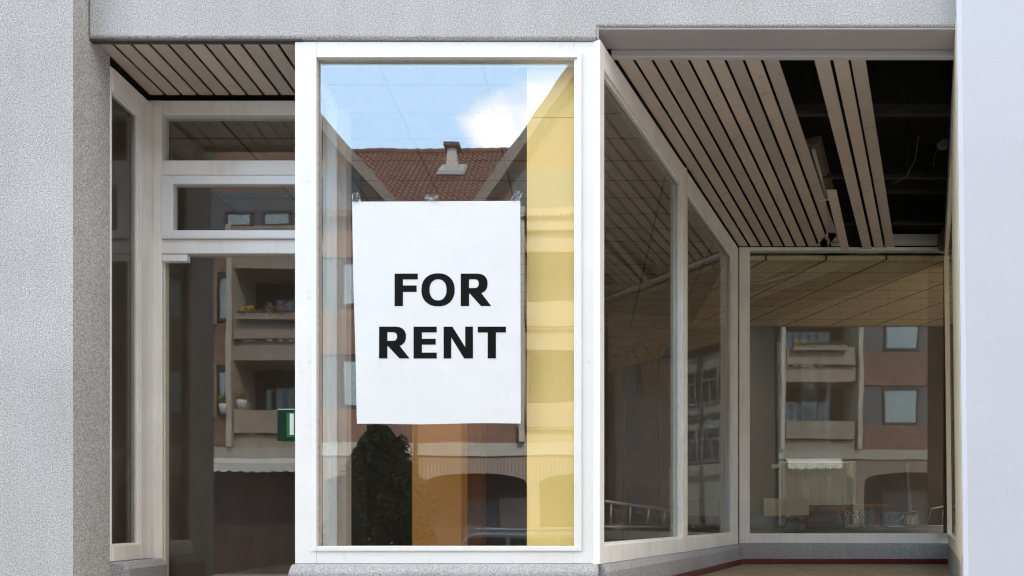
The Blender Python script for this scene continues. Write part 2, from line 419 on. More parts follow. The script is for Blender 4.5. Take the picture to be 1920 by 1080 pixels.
# display bay added to the right, out of view, that lets daylight into the rooms
w = MB(); w.box(3.0, 8.7, -.05, .1, 0, 1.34); w.build('plinth', PLINTH, shop)
w = MB(); w.ring(3.01, 8.69, 1.342, 4.855, .09, .02, .10); w.box(5.8, 5.9, .021, .099, 1.433, 4.764)
nw = w.build('display_window', WHITE, shop); tag(nw, 'added unseen white framed window beyond the pier')
for a0, a1 in ((3.09, 5.81), (5.89, 8.61)):
    w = MB(); w.box(a0, a1, .06, .066, 1.42, 4.78); w.build('glass_pane', SIDEGL2, nw)

# --- shell of the building (roof, back and sides, mostly out of view)
w = MB(); w.box(-9, 9, 6.51, 6.8, 0, 12.5)
w.box(-9, -8.7, .206, 6.509, 0, 12.5); w.box(8.7, 9, .201, .6, 0, 12.5); w.box(8.7, 9, 6.2, 6.509, 0, 12.5); w.box(8.7, 9, .6, 6.2, 0, 1.4); w.box(8.7, 9, .6, 6.2, 4.55, 12.5)
w.build('outer_wall', RENDERG, shop)
w = MB(); w.box(-8.69, 8.69, .201, 6.5, 12.3, 12.48); w.build('roof', BLACKCON, shop)

# --- central display window
K = 1.0045
cx0, cx1 = X(553, K), X(1117.5, K)
ct, cb = 4.772, Z(1057, K)
dw = MB()
dw.ring(cx0, cx1, cb, ct, (594 - 553) / S * K, .02, .11, wt=(107 - 75) / S, wb=(1057 - 1026) / S)
fr = dw.build('display_window', WHITE, shop, bevel=.004)
tag(fr, 'large white framed window carrying the rent notice')
gx0, gx1, gz0, gz1 = X(594, K), X(1082.5, K), Z(1025, K), Z(109, K)
b = MB(); b.ring(gx0 - .028, gx1 + .028, gz0 - .028, gz1 + .028, .030, .009, .0195); b.build('glazing_bead', WHITE, fr, bevel=.003)
b = MB(); b.ring(gx0 - .001, gx1 + .001, gz0 - .001, gz1 + .001, .006, .034, .0435); b.build('putty', PUTTY, fr)
b = MB(); b.box(gx0 - .012, gx1 + .012, .045, .051, gz0 - .012, gz1 + .012); b.build('glass_pane', SHOPGL, fr)
b = MB(); b.box(cx1 + .0005, cx1 + .022, .034, .11, cb, Z(326)); b.box(cx1 + .0005, cx1 + .022, .034, .11, Z(324.5), ct); b.build('corner_post', WHITE, fr, bevel=.003)
# side glazing of the display box towards the door recess
b = MB(); b.ring(.112, .60, cb, 4.70, .07, 0, .06, lambda a, n, z: (cx0 + .03 + n, a, z)); b.box(cx0 - .002, cx0 + .13, .60, .72, cb, 4.75)
sf = b.build('side_frame', WHITEW, fr, bevel=.004)
b = MB(); b.box(cx0 + .055, cx0 + .060, .18, .535, cb + .065, 4.635); b.build('side_pane', SIDEGL, fr)
# stone-like plinth below it
pz = cb + .004
p = MB(); pr = [(-.075, 0), (-.075, pz - .055), (-.03, pz - .006), (.16, pz - .006), (.16, 0)]
p.prism([(X(549), y, z) for y, z in pr], [(X(1122), y, z) for y, z in pr])
tag(p.build('plinth', PLINTH, shop, bevel=.012), 'speckled roughcast plinth under the display window')

# --- left recess: side window
FL = lambda a, n, z: (-3.258 + n, .205 + a, z)
aL = Y(1.1435) - .205
sw = MB(); st = .055
sz0, sz1 = EYE - .303, 4.735
st = .016
sw.box(0, st, -.06, .005, sz0, sz1, FL); sw.box(aL - .13, aL, -.06, .012, sz0, sz1, FL)
sw.box(st, aL - .13, -.06, .010, 4.575, sz1, FL); sw.box(st, aL - .13, -.06, .010, sz0, EYE - .195, FL)
o = sw.build('side_window', WHITEW, shop, bevel=.004)
tag(o, 'narrow side window between roughcast pillar and door')
b = MB(); b.ring(st - .002, aL - .128, EYE - .197, 4.577, .014, -.028, -.010, FL); b.build('glazing_bead', WHITEW, o, bevel=.002)
b = MB(); b.box(st - .01, aL - .12, -.042, -.036, EYE - .205, 4.585, FL); b.build('glass_pane', SIDEGL, o)
p = MB(); pr = [(-3.30, 0), (-3.13, 0), (-3.13, sz0 - .05), (-3.165, sz0 - .003), (-3.30, sz0 - .003)]
p.prism([(x, .206, z) for x, z in pr], [(x, .645, z) for x, z in pr])
tag(p.build('sill_plinth', PLINTH, shop, bevel=.015), 'small roughcast plinth beside the door')

# --- left recess: door with fanlights
KD = 1.1445; yd = Y(KD)
dx0, dx1 = X(277, KD), cx0 + .03
zz = lambda py: Z(py, KD)
d = MB(); jw = (303.5 - 277) / S * KD
d.box(dx0, dx0 + jw, yd, yd + .09, FLZ, zz(188)); d.box(dx1 - .09, dx1, yd, yd + .09, FLZ, zz(188))
for a, c in ((215, 188), (328, 300), (475, 449)): d.box(dx0 + jw, dx1 - .09, yd + .002, yd + .088, zz(a), zz(c))
door = d.build('entrance_door', WHITEW, shop, bevel=.005)
tag(door, 'white framed glass door with two fanlights')
ix0, ix1 = dx0 + jw, dx1 - .09
b = MB(); b.box(ix0 - .01, ix1 + .01, yd + .05, yd + .056, zz(301), zz(214)); b.build('fanlight_pane', DOORGL, door)
b = MB(); b.ring(ix0 + .004, ix1 - .004, zz(444.5), zz(330), .085, yd - .012, yd + .05, wt=.066, wb=.048)
b.box(ix0 + .004, ix1 - .004, yd - .022, yd + .03, zz(448.6), zz(445)); vs = b.build('vent_sash', WHITE, door, bevel=.005)
b = MB(); b.box(ix0 + .08, ix1 - .08, yd + .02, yd + .026, zz(433), zz(345)); b.build('sash_pane', DOORGL, door)
b = MB(); b.box(ix0 + .006, ix1 - .006, yd + .04, yd + .048, FLZ + .02, zz(476)); b.build('door_pane', DOORGL, door)
b = MB(); b.box(ix0 + .004, ix0 + .012, yd + .02, yd + .039, FLZ + .02, zz(476)); b.build('pane_edge', CREAM, door)
b = MB(); b.box(X(306, KD), X(352, KD), yd - .010, yd + .036, zz(490.5), zz(478)); b.build('hinge_cover', WHITE, door, bevel=.003)

# --- left soffit slats
so = MB(); so.box(X(165) + .01, cx0 + .02, .052, .066, SOF + .012, SOF + .035); so.box(-3.6, cx0 + .4, .066, .80, SOF + .055, SOF + .075)
so.box(X(165) + .01, cx0 + .02, .30, .33, SOF + .018, SOF + .054)
sofl = so.build('soffit', DARKTRIM, shop)
tag(sofl, 'slatted beige soffit over the door recess')
for i in range(-1, 11):
    f0 = 209.5 + 34.6 * i; b0 = 312.6 + 30.8 * i
    if f0 > 560: break
    s_ = MB(); yA, yB = .068, Y(1.1435) - .004
    xa0, xa1 = X(f0, 1.0152), X(f0 + 28.8, 1.0152); xb0, xb1 = X(b0, 1.1435), X(b0 + 25.6, 1.1435)
    xa0 = max(xa0, -3.257); xb0 = max(xb0, -3.29)
    s_.prism([(xa0, yA, SOF), (xa1, yA, SOF), (xb1, yB, SOF), (xb0, yB, SOF)], [(xa0, yA, SOF + .016), (xa1, yA, SOF + .016), (xb1, yB, SOF + .016), (xb0, yB, SOF + .016)])
    s_.build('soffit_slat', SLAT, sofl, bevel=.006, seg=3)
b = MB(); b.box(X(165) + .001, cx0 + .05, .012, .05, 4.774, 4.7855); tag(b.build('edge_strip', DARKTRIM, shop), 'dark strip under the lintel over the door recess')

# --- right passage: step down of the lintel, plaster underside, trim, slats
b = MB(); b.box(X(1123), xe, .012, .2, 4.846, 4.8565); b.build('underside', SOFB, shop)
b = MB(); b.prism([(X(1120) + .0005, .004, 4.778), (X(1120) + .0005, .235, 4.778), (X(1120) + .0005, .235, 4.855), (X(1120) + .0005, .004, 4.855)],
                  [(X(1120) + .008, .004, 4.778), (X(1120) + .008, .235, 4.778), (X(1120) + .008, .235, 4.855), (X(1120) + .008, .004, 4.855)])
b.build('lintel_end', TRIM, shop)
b = MB(); yt = .212
b.box(X(1146, 1.05), xe, yt, yt + .02, 4.808, 4.846); b.box(X(1146, 1.05), xe, yt - .012, yt + .022, 4.792, 4.8078); b.box(X(1146, 1.05), xe, yt - .004, yt + .021, 4.846, 4.852)
tag(b.build('trim_rail', TRIM, shop, bevel=.004), 'grey rail along the front of the passage soffit')
DG = math.atan(.483); U = Vector((math.sin(DG), math.cos(DG), 0)); NN = Vector((math.cos(DG), -math.sin(DG), 0)); OD = Vector((X(1125), 0, 0))


def FD(a, n, z):
    p_ = OD + U * a + NN * n
    return (p_.x, p_.y, z)


s_ = MB()
for yy in (.9, 1.9, 2.9): s_.box(.1 + .483 * yy, 2.42 + .5 * yy, yy, yy + .04, SOF + .018, SOF + .05)
sofr = s_.build('soffit', BLACKCON, shop)
tag(sofr, 'passage soffit of diagonal beige slats with several missing')
KF = 1.053; yA, yB = Y(KF), 3.475
rows = [(1156 + 34.3 * i, 28.6) for i in range(9)] + [(1526.5, 29), (1561.5, 28.5), (1594.8, 28)]
for j, (px, wpx) in enumerate(rows):
    x0, x1 = X(px, KF), X(px + wpx, KF); k_ = .483 + .003 * j * .9
    zt = SOF + (.0 if j < 9 else -.006 * (j % 2))
    zb = SOF - (.0 if j < 9 else (.035, .022, .012)[j - 9])
    s_ = MB(); dx = (yB - yA) * k_
    s_.prism([(x0, yA, zt), (x1, yA, zt), (x1 + dx, yB, zb), (x0 + dx, yB, zb)], [(x0, yA, zt + .016), (x1, yA, zt + .016), (x1 + dx, yB, zb + .016), (x0 + dx, yB, zb + .016)])
    s_.build('soffit_slat', SLAT, sofr, bevel=.006, seg=3)
# one broken length, hanging
s_ = MB(); k1, k2 = 1.475, 1.745
A0, A1, B0, B1 = X(1549, k1), X(1568, k1), X(1578, k2), X(1593, k2)
za, zb = SOF - .004, Z(473, k2)
s_.prism([(A0, Y(k1), za), (A1, Y(k1), za), (B1, Y(k2), zb), (B0, Y(k2), zb)], [(A0, Y(k1), za + .016), (A1, Y(k1), za + .016), (B1, Y(k2), zb + .016), (B0, Y(k2), zb + .016)])
tag(s_.build('soffit_slat', SLAT, sofr, bevel=.004), 'short broken slat hanging at the back')
s_ = MB(); s_.box(X(1540, 1.74), X(1562, 1.74), 3.1, 3.47, SOF, SOF + .016); tag(s_.build('soffit_slat', SLAT, sofr, bevel=.004), 'slat stub at the back of the passage')
# hangers and an old pipe in the void
h_ = MB()
for hx, hy in ((2.5, .9), (3.0, 1.9), (3.5, 1.9), (2.9, .9), (3.6, 2.9)): h_.tube([(hx, hy + .02, SOF + .05), (hx, hy + .02, 5.44)], .008, 6)
h_.tube([(2.62, .3, 5.08), (4.2, 3.45, 5.08)], .035, 10)
tag(h_.build('hanger', BLACKCON, sofr), 'thin hangers and an old pipe in the hollow')
# dark void above it
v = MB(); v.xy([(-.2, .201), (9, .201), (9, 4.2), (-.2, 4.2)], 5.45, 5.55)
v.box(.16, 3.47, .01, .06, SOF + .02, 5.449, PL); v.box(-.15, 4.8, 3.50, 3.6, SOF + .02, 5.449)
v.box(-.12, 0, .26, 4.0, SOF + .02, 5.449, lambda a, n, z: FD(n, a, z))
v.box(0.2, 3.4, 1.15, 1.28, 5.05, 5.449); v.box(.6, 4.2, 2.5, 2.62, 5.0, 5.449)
tag(v.build('ceiling_void', BLACKCON, shop), 'near black hollow above the missing slats')
b = MB(); b.box(X(1660, 1.77), X(1768, 1.77), 3.40, 3.478, Z(458, 1.77), Z(441, 1.77)); b.build('cover_strip', TRIM, shop, bevel=.004)

# --- diagonal window of the passage
dz0, dz1 = EYE - .308, 4.775
d = MB()
d.box(0, .07, -.09, 0, dz0, dz1, FD); d.box(1.76, 1.90, -.09, .0, dz0, dz1, FD); d.box(3.62, 3.84, -.09, 0, dz0, dz1, FD)
for a0, a1 in ((.07, 1.76), (1.90, 3.62)):
    d.box(a0, a1, -.09, -.002, 4.615, dz1, FD); d.box(a0, a1, -.09, -.002, dz0, EYE - .186, FD)
dwn = d.build('diagonal_window', WHITEW, shop, bevel=.004)
tag(dwn, 'weathered cream two pane window running diagonally back')
for a0, a1 in ((.07, 1.76), (1.90, 3.62)):
    b = MB(); b.ring(a0 - .002, a1 + .002, EYE - .188, 4.617, .02, -.045, -.022, FD); b.build('glazing_bead', WHITEW, dwn, bevel=.002)
    b = MB(); b.box(a0 - .01, a1 + .01, -.062, -.056, EYE - .2, 4.63, FD); b.build('glass_pane', SIDEGL, dwn)
b = MB(); b.box(1.825, 1.838, .0005, .014, dz0, dz1, FD); b.build('joint_strip', CREAM, dwn)
p = MB(); pr = [(-.09, 0), (.05, 0), (.05, dz0 - .05), (.02, dz0 - .002), (-.09, dz0 - .002)]
p.prism([FD(.02, n, z) for n, z in pr], [FD(3.80, n, z) for n, z in pr])
tag(p.build('plinth', PLINTH, shop, bevel=.01), 'grey roughcast plinth under the diagonal window')
p = MB(); p.box(.05, 3.75, .0505, .062, FLZ + .002, FLZ + .062, FD); p.box(X(1392, 1.77), 4.25, 3.414, 3.425, FLZ + .002, FLZ + .062)
tag(p.build('tile_skirting', REDTILE, shop, bevel=.004), 'dark red tile skirting round the passage')

# --- back window of the passage
KB = 1.78; yb = Y(KB)
bx0, bx1 = X(1386, KB), 4.40
d = MB(); d.box(bx0, X(1406, KB), yb, yb + .09, Z(1019, KB), Z(463, KB)); d.box(X(1792, KB), bx1, yb, yb + .09, Z(1019, KB), Z(463, KB))
d.box(X(1406, KB), X(1792, KB), yb + .002, yb + .088, Z(469.5, KB), Z(463, KB)); d.box(X(1406, KB), X(1792, KB), yb + .002, yb + .088, Z(1019, KB), Z(1000, KB))
bw = d.build('back_window', WHITEW, shop, bevel=.004)
tag(bw, 'wide window closing the back of the passage')
tl = math.tan(rad(.78)); za_, zb_ = Z(1001, KB), Z(468, KB)
b = MB(); pr = [(yb + .050, za_), (yb + .056, za_), (yb + .056 - (zb_ - za_) * tl, zb_), (yb + .050 - (zb_ - za_) * tl, zb_)]
b.prism([(X(1404, KB), y, z) for y, z in pr], [(X(1793, KB), y, z) for y, z in pr]); b.build('glass_pane', BACKGL, bw)
b = MB(); b.box(X(1775, 1.83), X(1787, 1.83), yb + .2, yb + .3, FLZ, 4.72); tag(b.build('inner_post', BROWNW, bw), 'brown timber post behind the pane')
p = MB(); pr = [(-.06, 0), (-.06, .0)]
p.box(bx0 - .05, bx1, yb - .055, yb + .1, FLZ - .5, Z(1019, KB) - .002)
tag(p.build('plinth', PLINTH, shop, bevel=.008), 'grey roughcast plinth under the back window')

# --- raised floors and steps
f = MB(); f.xy([(X(1122), -.02), (2.36, -.02), (4.35, 3.47), (1.74, 3.47)], FLZ - .5, FLZ); f.xy([(-3.25, .0), (cx0, .0), (cx0, .75), (-3.25, .75)], FLZ - .5, FLZ)
tag(f.build('entrance_floor', FLOORT), kind='structure')
f = MB()
for i, (x0, x1) in enumerate(((X(165) + .01, X(548)), (X(1124), 2.34))):
    for j in range(3): f.box(x0, x1, -.02 - .30 * (3 - j), -.0205 - .30 * (2 - j), 0, FLZ * (j + 1) / 4)
    f.box(x0, x1, -.02, .3, 0, FLZ - .51)
tag(f.build('entrance_step', PLINTH), kind='structure')

# --- interior shell
CZ = EYE + 3.04
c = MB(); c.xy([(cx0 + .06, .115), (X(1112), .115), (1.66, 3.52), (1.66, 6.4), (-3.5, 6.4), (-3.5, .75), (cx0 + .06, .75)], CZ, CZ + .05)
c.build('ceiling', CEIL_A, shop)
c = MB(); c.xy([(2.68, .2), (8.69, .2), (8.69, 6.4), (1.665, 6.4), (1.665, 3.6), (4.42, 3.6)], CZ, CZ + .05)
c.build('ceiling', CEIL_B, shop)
f = MB(); f.xy([(2.75, .2), (8.69, .2), (8.69, 3.6), (4.45, 3.6)], FLZ - .1, FLZ - .002); f.xy([(cx0 + .06, .115), (X(1100), .115), (1.66, 3.55), (8.69, 3.601), (8.69, 6.4), (-3.5, 6.4), (-3.5, .75), (cx0 + .06, .75)], FLZ - .1, FLZ - .002)
f.build('floor', INFLOOR, shop)
SW = lambda a, n, z: (8.8 + n, a, z)
w = MB(); w.ring(.6, 6.2, 1.4, 4.55, .07, 0, .07, SW); w.box(3.36, 3.44, .001, .069, 1.47, 4.48, SW); rw = w.build('added_light_window', WHITEW, shop)  # unseen side window added to bring daylight and sun inside
w = MB(); w.box(.66, 6.14, .03, .036, 1.46, 4.50, SW); w.build('glass_pane', SIDEGL2, rw)
w = MB(); w.box(-3.5, 8.69, 6.4, 6.5, FLZ - .1, CZ); w.box(-3.62, -3.5, .21, 6.4, FLZ - .1, CZ)
w.build('inner_wall', INWALL, shop)
# yellow wall boards behind the display glass
b = MB(); b.box(X(988, 1.03), X(1100, 1.03), Y(1.03), Y(1.03) + .04, Z(1030, 1.03), Z(221, 1.03)); b.box(X(988, 1.03), X(1100, 1.03), Y(1.03), Y(1.03) + .04, Z(220, 1.03), CZ)
tag(b.build('yellow_panel', YELLOW, shop), 'tall yellow board behind the display glass')
b = MB(); b.box(X(773, 1.35), X(865, 1.35), Y(1.35), Y(1.35) + .5, FLZ, Z(560, 1.35)); tag(b.build('shaded_yellow_panel', SHADEYEL, shop), 'yellow partition coloured as if in shade inside the display window')
b = MB(); b.box(X(866, 1.42), X(902, 1.42), Y(1.42), Y(1.42) + .3, FLZ, Z(560, 1.42)); b.build('partition', BROWNW, shop)

# ================================================================ notice, sign, loose things
PY = .0405
px0, pz0 = X(667, K), Z(794, K)
corn = [(X(667, K), Z(794.5, K)), (X(976, K), Z(793, K)), (X(975, K), Z(374, K)), (X(658, K), Z(375.5, K))]
po = thing('rent_poster', (X(817, K), PY, Z(794, K)), 'large white paper notice reading FOR RENT taped to the display window', 'poster')
nx_, nz_ = 24, 32
m = MB(); vs = []; rnd = random.Random(3)


def wrinkle(u, v):
    q = noise.noise(Vector((u * 2.3, v * 2.9, 1.7))) * .0022 + noise.noise(Vector((u * 5, v * 1.2, 5.))) * .0007
    return q


for j in range(nz_ + 1):
    for i in range(nx_ + 1):
        u, v = i / nx_, j / nz_
        a = Vector(corn[0]) * (1 - u) * (1 - v) + Vector(corn[1]) * u * (1 - v) + Vector(corn[2]) * u * v + Vector(corn[3]) * (1 - u) * v
        e = .0025 * math.sin(u * 9 + 1) * (1 if j in (0,) else 0) + .002 * math.sin(v * 7) * (1 if i == 0 else 0)
        vs.append((a.x + (e if i == 0 else 0), PY + wrinkle(u, v), a.y + (e if j == 0 else 0)))
fs = [(j * (nx_ + 1) + i, j * (nx_ + 1) + i + 1, (j + 1) * (nx_ + 1) + i + 1, (j + 1) * (nx_ + 1) + i) for j in range(nz_) for i in range(nx_)]
m.add(vs, fs)
pp = m.build('paper', PAPER, po, smooth=True)


def gly(ch, x0, x1, zb_, zt_):
    """outlines of heavy sans capitals in a unit box -> list of faces (each a list of (u, v))"""
    q = []
    if ch in 'FE':
        sw_ = .36; q.append([(0, 0), (sw_, 0), (sw_, 1), (0, 1)]); q.append([(sw_, .82), (1, .82), (1, 1), (sw_, 1)])
        if ch == 'F': q.append([(sw_, .435), (.95, .435), (.95, .635), (sw_, .635)])
        else: q.append([(sw_, .435), (.955, .435), (.955, .62), (sw_, .62)]); q.append([(sw_, 0), (1, 0), (1, .185), (sw_, .185)])
    elif ch == 'T':
        q.append([(0, .815), (1, .815), (1, 1), (0, 1)]); q.append([(.353, 0), (.645, 0), (.645, .815), (.353, .815)])
    elif ch == 'N':
        q.append([(0, 0), (.26, 0), (.26, 1), (0, 1)]); q.append([(.735, 0), (1, 0), (1, 1), (.735, 1)])
        q.append([(.26, 1), (.26, .66), (.70, 0), (.735, 0), (.735, .36), (.30, 1)])
    elif ch == 'O':
        n = 56
        for i in range(n):
            t0, t1 = 2 * math.pi * i / n, 2 * math.pi * (i + 1) / n
            sg = lambda v, e: math.copysign(abs(v) ** e, v)
            f_ = lambda t, rx, ry: (.5 + rx * sg(math.cos(t), .9), .5 + ry * sg(math.sin(t), .9))
            q.append([f_(t0, .255, .325), f_(t0, .5, .508), f_(t1, .5, .508), f_(t1, .255, .325)])
    elif ch == 'R':
        q.append([(0, 0), (.272, 0), (.272, 1), (0, 1)])
        n = 18; out_ = []; inn = []
        for i in range(n + 1):
            t = math.pi / 2 - math.pi * i / n
            c_, s__ = abs(math.cos(t)) ** .8, math.copysign(abs(math.sin(t)) ** .85, math.sin(t))
            out_.append((.50 + .38 * c_, .69 + .31 * s__)); inn.append((.44 + .15 * c_, .69 + .135 * s__))
        q.append([(.272, 1), (.272, .825), inn[0], out_[0]])
        for i in range(n): q.append([inn[i], inn[i + 1], out_[i + 1], out_[i]])
        q.append([(.272, .555), (.272, .38), out_[-1], inn[-1]])
        q.append([(.30, .38), (.665, 0), (1.0, 0), (.64, .44), (.5, .40)])
    return [[(x0 + (x1 - x0) * a, zb_ + (zt_ - zb_) * b_) for a, b_ in f_] for f_ in q]


zp = lambda zy: Z(360 + zy / 3.2525, K); xp = lambda zx: X(560 + zx / 3.2525, K)
for ch, a, b_, t, bt in (('F', 580, 722, 491, 690), ('O', 744, 948, 491, 690), ('R', 985, 1172, 491, 690),
                         ('R', 485, 672, 816, 1011), ('E', 696, 838, 816, 1011), ('N', 880, 1060, 816, 1011), ('T', 1089, 1262, 816, 1011)):
    m = MB()
    for f_ in gly(ch, xp(a), xp(b_), zp(bt), zp(t)): m.add([(x, PY - .0012 + wrinkle((x - corn[0][0]) / (corn[1][0] - corn[0][0]), (z - corn[0][1]) / (corn[2][1] - corn[0][1])), z) for x, z in f_], [tuple(range(len(f_)))])
    o = m.build('letter', INK, po)
    tag(o, 'black capital letter ' + ch)
for (tx, ty, tw, th, an) in ((666, 369, 15, 20, .25), (808, 370, 28, 13, -.1), (968, 366, 15, 22, -.35), (976, 797, 15, 14, .6)):
    m = MB(); cx_, cz_ = X(tx, K), Z(ty, K); n = 7; vs = []; fs = []
    for j in range(4):
        for i in range(n):
            u, v = (i / (n - 1) - .5) * tw / S, (j / 3 - .5) * th / S
            u += random.uniform(-.004, .004); v += random.uniform(-.004, .004)
            vs.append((cx_ + u * math.cos(an) - v * math.sin(an), .037 - random.random() * .004, cz_ + u * math.sin(an) + v * math.cos(an)))
    for j in range(3):
        for i in range(n - 1): fs.append((j * n + i, j * n + i + 1, (j + 1) * n + i + 1, (j + 1) * n + i))
    m.add(vs, fs); o = m.build('tape_strip', TAPE, po)

# --- green sign hanging on the door glass
sg_y = yd + .030
es = thing('green_sign', (X(540, KD), sg_y, zz(828)), 'green sign with a white upright bar on the door glass', 'sign')
m = MB(); m.box(X(516.5, KD), X(596, KD), sg_y, sg_y + .008, zz(826), zz(767)); m.build('sign_plate', SGREEN, es, bevel=.002)
m = MB(); m.box(X(534.5, KD), X(580, KD), sg_y - .002, sg_y - .0002, zz(818.5), zz(772.5)); m.build('inner_panel', SGREEN2, es)
m = MB(); m.box(X(540.3, KD), X(547.8, KD), sg_y - .004, sg_y - .0022, zz(814.5), zz(774.5)); m.build('white_bar', SWHITE, es)
m = MB(); m.box(X(517.5, KD), X(596, KD), sg_y - .001, sg_y + .008, zz(766.8), zz(765.6)); m.build('top_edge', SWHITE, es)
m = MB(); m.box(X(525.5, KD), X(590, KD), sg_y, sg_y + .006, zz(828), zz(826.2)); m.build('bottom_edge', SGREEN2, es)

# --- strip light and wires in the soffit void
ax = Vector((.483, 1, 0)).normalized(); nx = Vector((1, -.483, 0)).normalized()
fl = thing('strip_light', (1.95, 1.35, SOF + .02), 'bare strip light exposed where soffit slats are missing', 'ceiling light')
FO = Vector((X(1519, 1.31), Y(1.31), 0))
FF = lambda a, n, z: tuple((FO + ax * a + nx * n)[:2]) + (z,)
m = MB(); m.xz([(-.09, SOF + .10), (.09, SOF + .10), (.06, SOF + .03), (-.06, SOF + .03)], 0, 1.05, lambda x, y, z: FF(y, x, z)); m.build('housing', RUSTY, fl, bevel=.004)
m = MB(); m.tube([FF(.03, .02, SOF + .012), FF(1.02, .02, SOF + .012)], .016, 10); m.build('light_tube', TUBEW, fl, smooth=True)
m = MB(); m.box(-.07, .07, 1.02, 1.05, SOF - .006, SOF + .1, lambda x, y, z: FF(y, x, z)); m.build('end_cap', PALEB, fl, bevel=.004)
for lab, pts in (('thin orange wire dangling beside the white pier', [(1777, 258, 1.35), (1762, 272, 1.36), (1752, 292, 1.37), (1750, 312, 1.37)]),
                 ('long faint wire sagging through the open soffit', [(1722, 255, 1.30), (1716, 300, 1.36), (1700, 330, 1.42), (1676, 345, 1.46)]),
                 ('dark cable loop lying on the slat ends', [(1547, 449, 1.71), (1556, 454, 1.72), (1568, 456, 1.72), (1578, 452, 1.71)])):
    P_ = [Vector((X(a, k), Y(k), Z(b_, k))) for a, b_, k in pts]
    cur = []
    for i in range(len(P_) - 1):
        for t in (0, .33, .66): cur.append(P_[i].lerp(P_[i + 1], t))
    cur.append(P_[-1])
    m = MB(); m.tube(cur, .004, 6)
    tag(m.build('loose_wire', COPPER if 'orange' in lab or 'faint' in lab else BLACKP, smooth=True), lab, 'wire')
m = MB(); jb = (X(1772, 1.35), Y(1.35), Z(268, 1.35)); m.box(jb[0] - .03, jb[0] + .03, jb[1], jb[1] + .06, jb[2] - .035, jb[2] + .035); m.box(jb[0] - .055, jb[0] - .0302, jb[1] + .01, jb[1] + .04, jb[2] - .02, jb[2] + .012); tag(m.build('junction_box', TRIM2, bevel=.004), 'small pale junction box high beside the white pier', 'junction box')
m = MB(); cL = (X(1786, 1.74), Y(1.74), Z(468, 1.74)); m.lathe([(.02, .30), (.10, .27), (.145, .18), (.16, .10), (.14, .03), (.09, 0)], cL, 22)
tag(m.build('wall_lamp', RUSTY, smooth=True), 'round brown ribbed lamp in the back corner of the passage', 'lamp')


def radiator(name, x0, x1, z0, z1, y, label):
    r = thing(name, ((x0 + x1) / 2, y, z0), label, 'radiator'); m = MB(); n = 24; wv = []
    for i in range(n * 4 + 1):
        wv.append((x0 + (x1 - x0) * i / (n * 4), y - .028 * (.5 + .5 * math.cos(i / 4 * 2 * math.pi)) ** .6))
    m.prism([(a, b_, z0) for a, b_ in wv] + [(x1, y + .04, z0), (x0, y + .04, z0)], [(a, b_, z1 - .03) for a, b_ in wv] + [(x1, y + .04, z1 - .03), (x0, y + .04, z1 - .03)])
    m.build('panel', RADI, r)
    m = MB(); m.box(x0 - .004, x1 + .004, y - .032, y + .05, z1 - .029, z1); m.build('top_grille', RADI, r, bevel=.006)
    m = MB(); m.tube([(x0 - .10, y, z1 - .06), (x0 - .005, y, z1 - .06)], .03, 12); m.build('valve', RADI, r)
    for xx in (x0 + .1, x1 - .14):
        m = MB(); m.box(xx, xx + .04, y + .051, y + .12, FLZ, z1 - .1); m.build('bracket', RADI, r)
    return r


radiator('radiator', X(1462, 1.93), X(1602, 1.93), Z(947, 1.93), Z(865, 1.93), Y(1.93), 'ribbed cream radiator behind the back window of the passage')
radiator('radiator', X(306, 1.8), X(431, 1.8), Z(1031, 1.8), Z(889, 1.8), Y(1.8), 'dim ribbed radiator standing behind the entrance door glass')
q = 1.83
m = MB(); m.box(X(1433, q), X(1517, q), Y(q), Y(q) + .16, Z(966, q), Z(934.5, q)); m.box(X(1433, q) - .01, X(1466, q), Y(q) - .012, Y(q) - .001, Z(968, q), Z(934.5, q))
tag(m.build('cardboard_box', CARD, bevel=.004), 'flat brown cardboard box in front of the cream radiator', 'box')
m = MB(); m.prism([(X(1500, 1.95), Y(1.95), Z(955, 1.95)), (X(1690, 1.9), Y(1.9), Z(953, 1.9)), (X(1690, 1.9), Y(1.9), Z(945, 1.9)), (X(1500, 1.95), Y(1.95), Z(946, 1.95))],
                  [(X(1500, 1.95), Y(1.95) + .06, Z(955, 1.95)), (X(1690, 1.9), Y(1.9) + .06, Z(953, 1.9)), (X(1690, 1.9), Y(1.9) + .06, Z(945, 1.9)), (X(1500, 1.95), Y(1.95) + .06, Z(946, 1.95))])
tag(m.build('wooden_plank', PLANK, bevel=.004), 'orange plank laid across the rubble under the radiator', 'plank')
m = MB(); m.box(X(1407, 1.95), X(1782, 1.95), Y(1.92), Y(2.0), FLZ, Z(985, 1.95)); tag(m.build('low_table', PALEB, bevel=.004), 'low pale bench carrying rubble behind the back window', 'bench')


def sack(cx, cy, cz, rx, ry, rz, mt, label, seed):
    m = MB(); n, k_ = 18, 10; vs = []; fs = []
    for i in range(k_ + 1):
        for j in range(n):
            t, p_ = 2 * math.pi * j / n, math.pi * i / k_ - math.pi / 2
            v = Vector((math.cos(p_) * math.cos(t), math.cos(p_) * math.sin(t), math.sin(p_)))
            k2 = 1 + .28 * noise.noise(v * 1.8 + Vector((seed, 0, 0))) + .1 * noise.noise(v * 5 + Vector((seed, 3, 0)))
            vs.append((cx + v.x * rx * k2, cy + v.y * ry * k2, max(cz - rz * .6, cz + v.z * rz * k2)))
    for i in range(k_):
        for j in range(n): fs.append((i * n + j, i * n + (j + 1) % n, (i + 1) * n + (j + 1) % n, (i + 1) * n + j))
    m.add(vs, fs); return tag(m.build('plastic_sack', mt, smooth=True), label, 'sack')


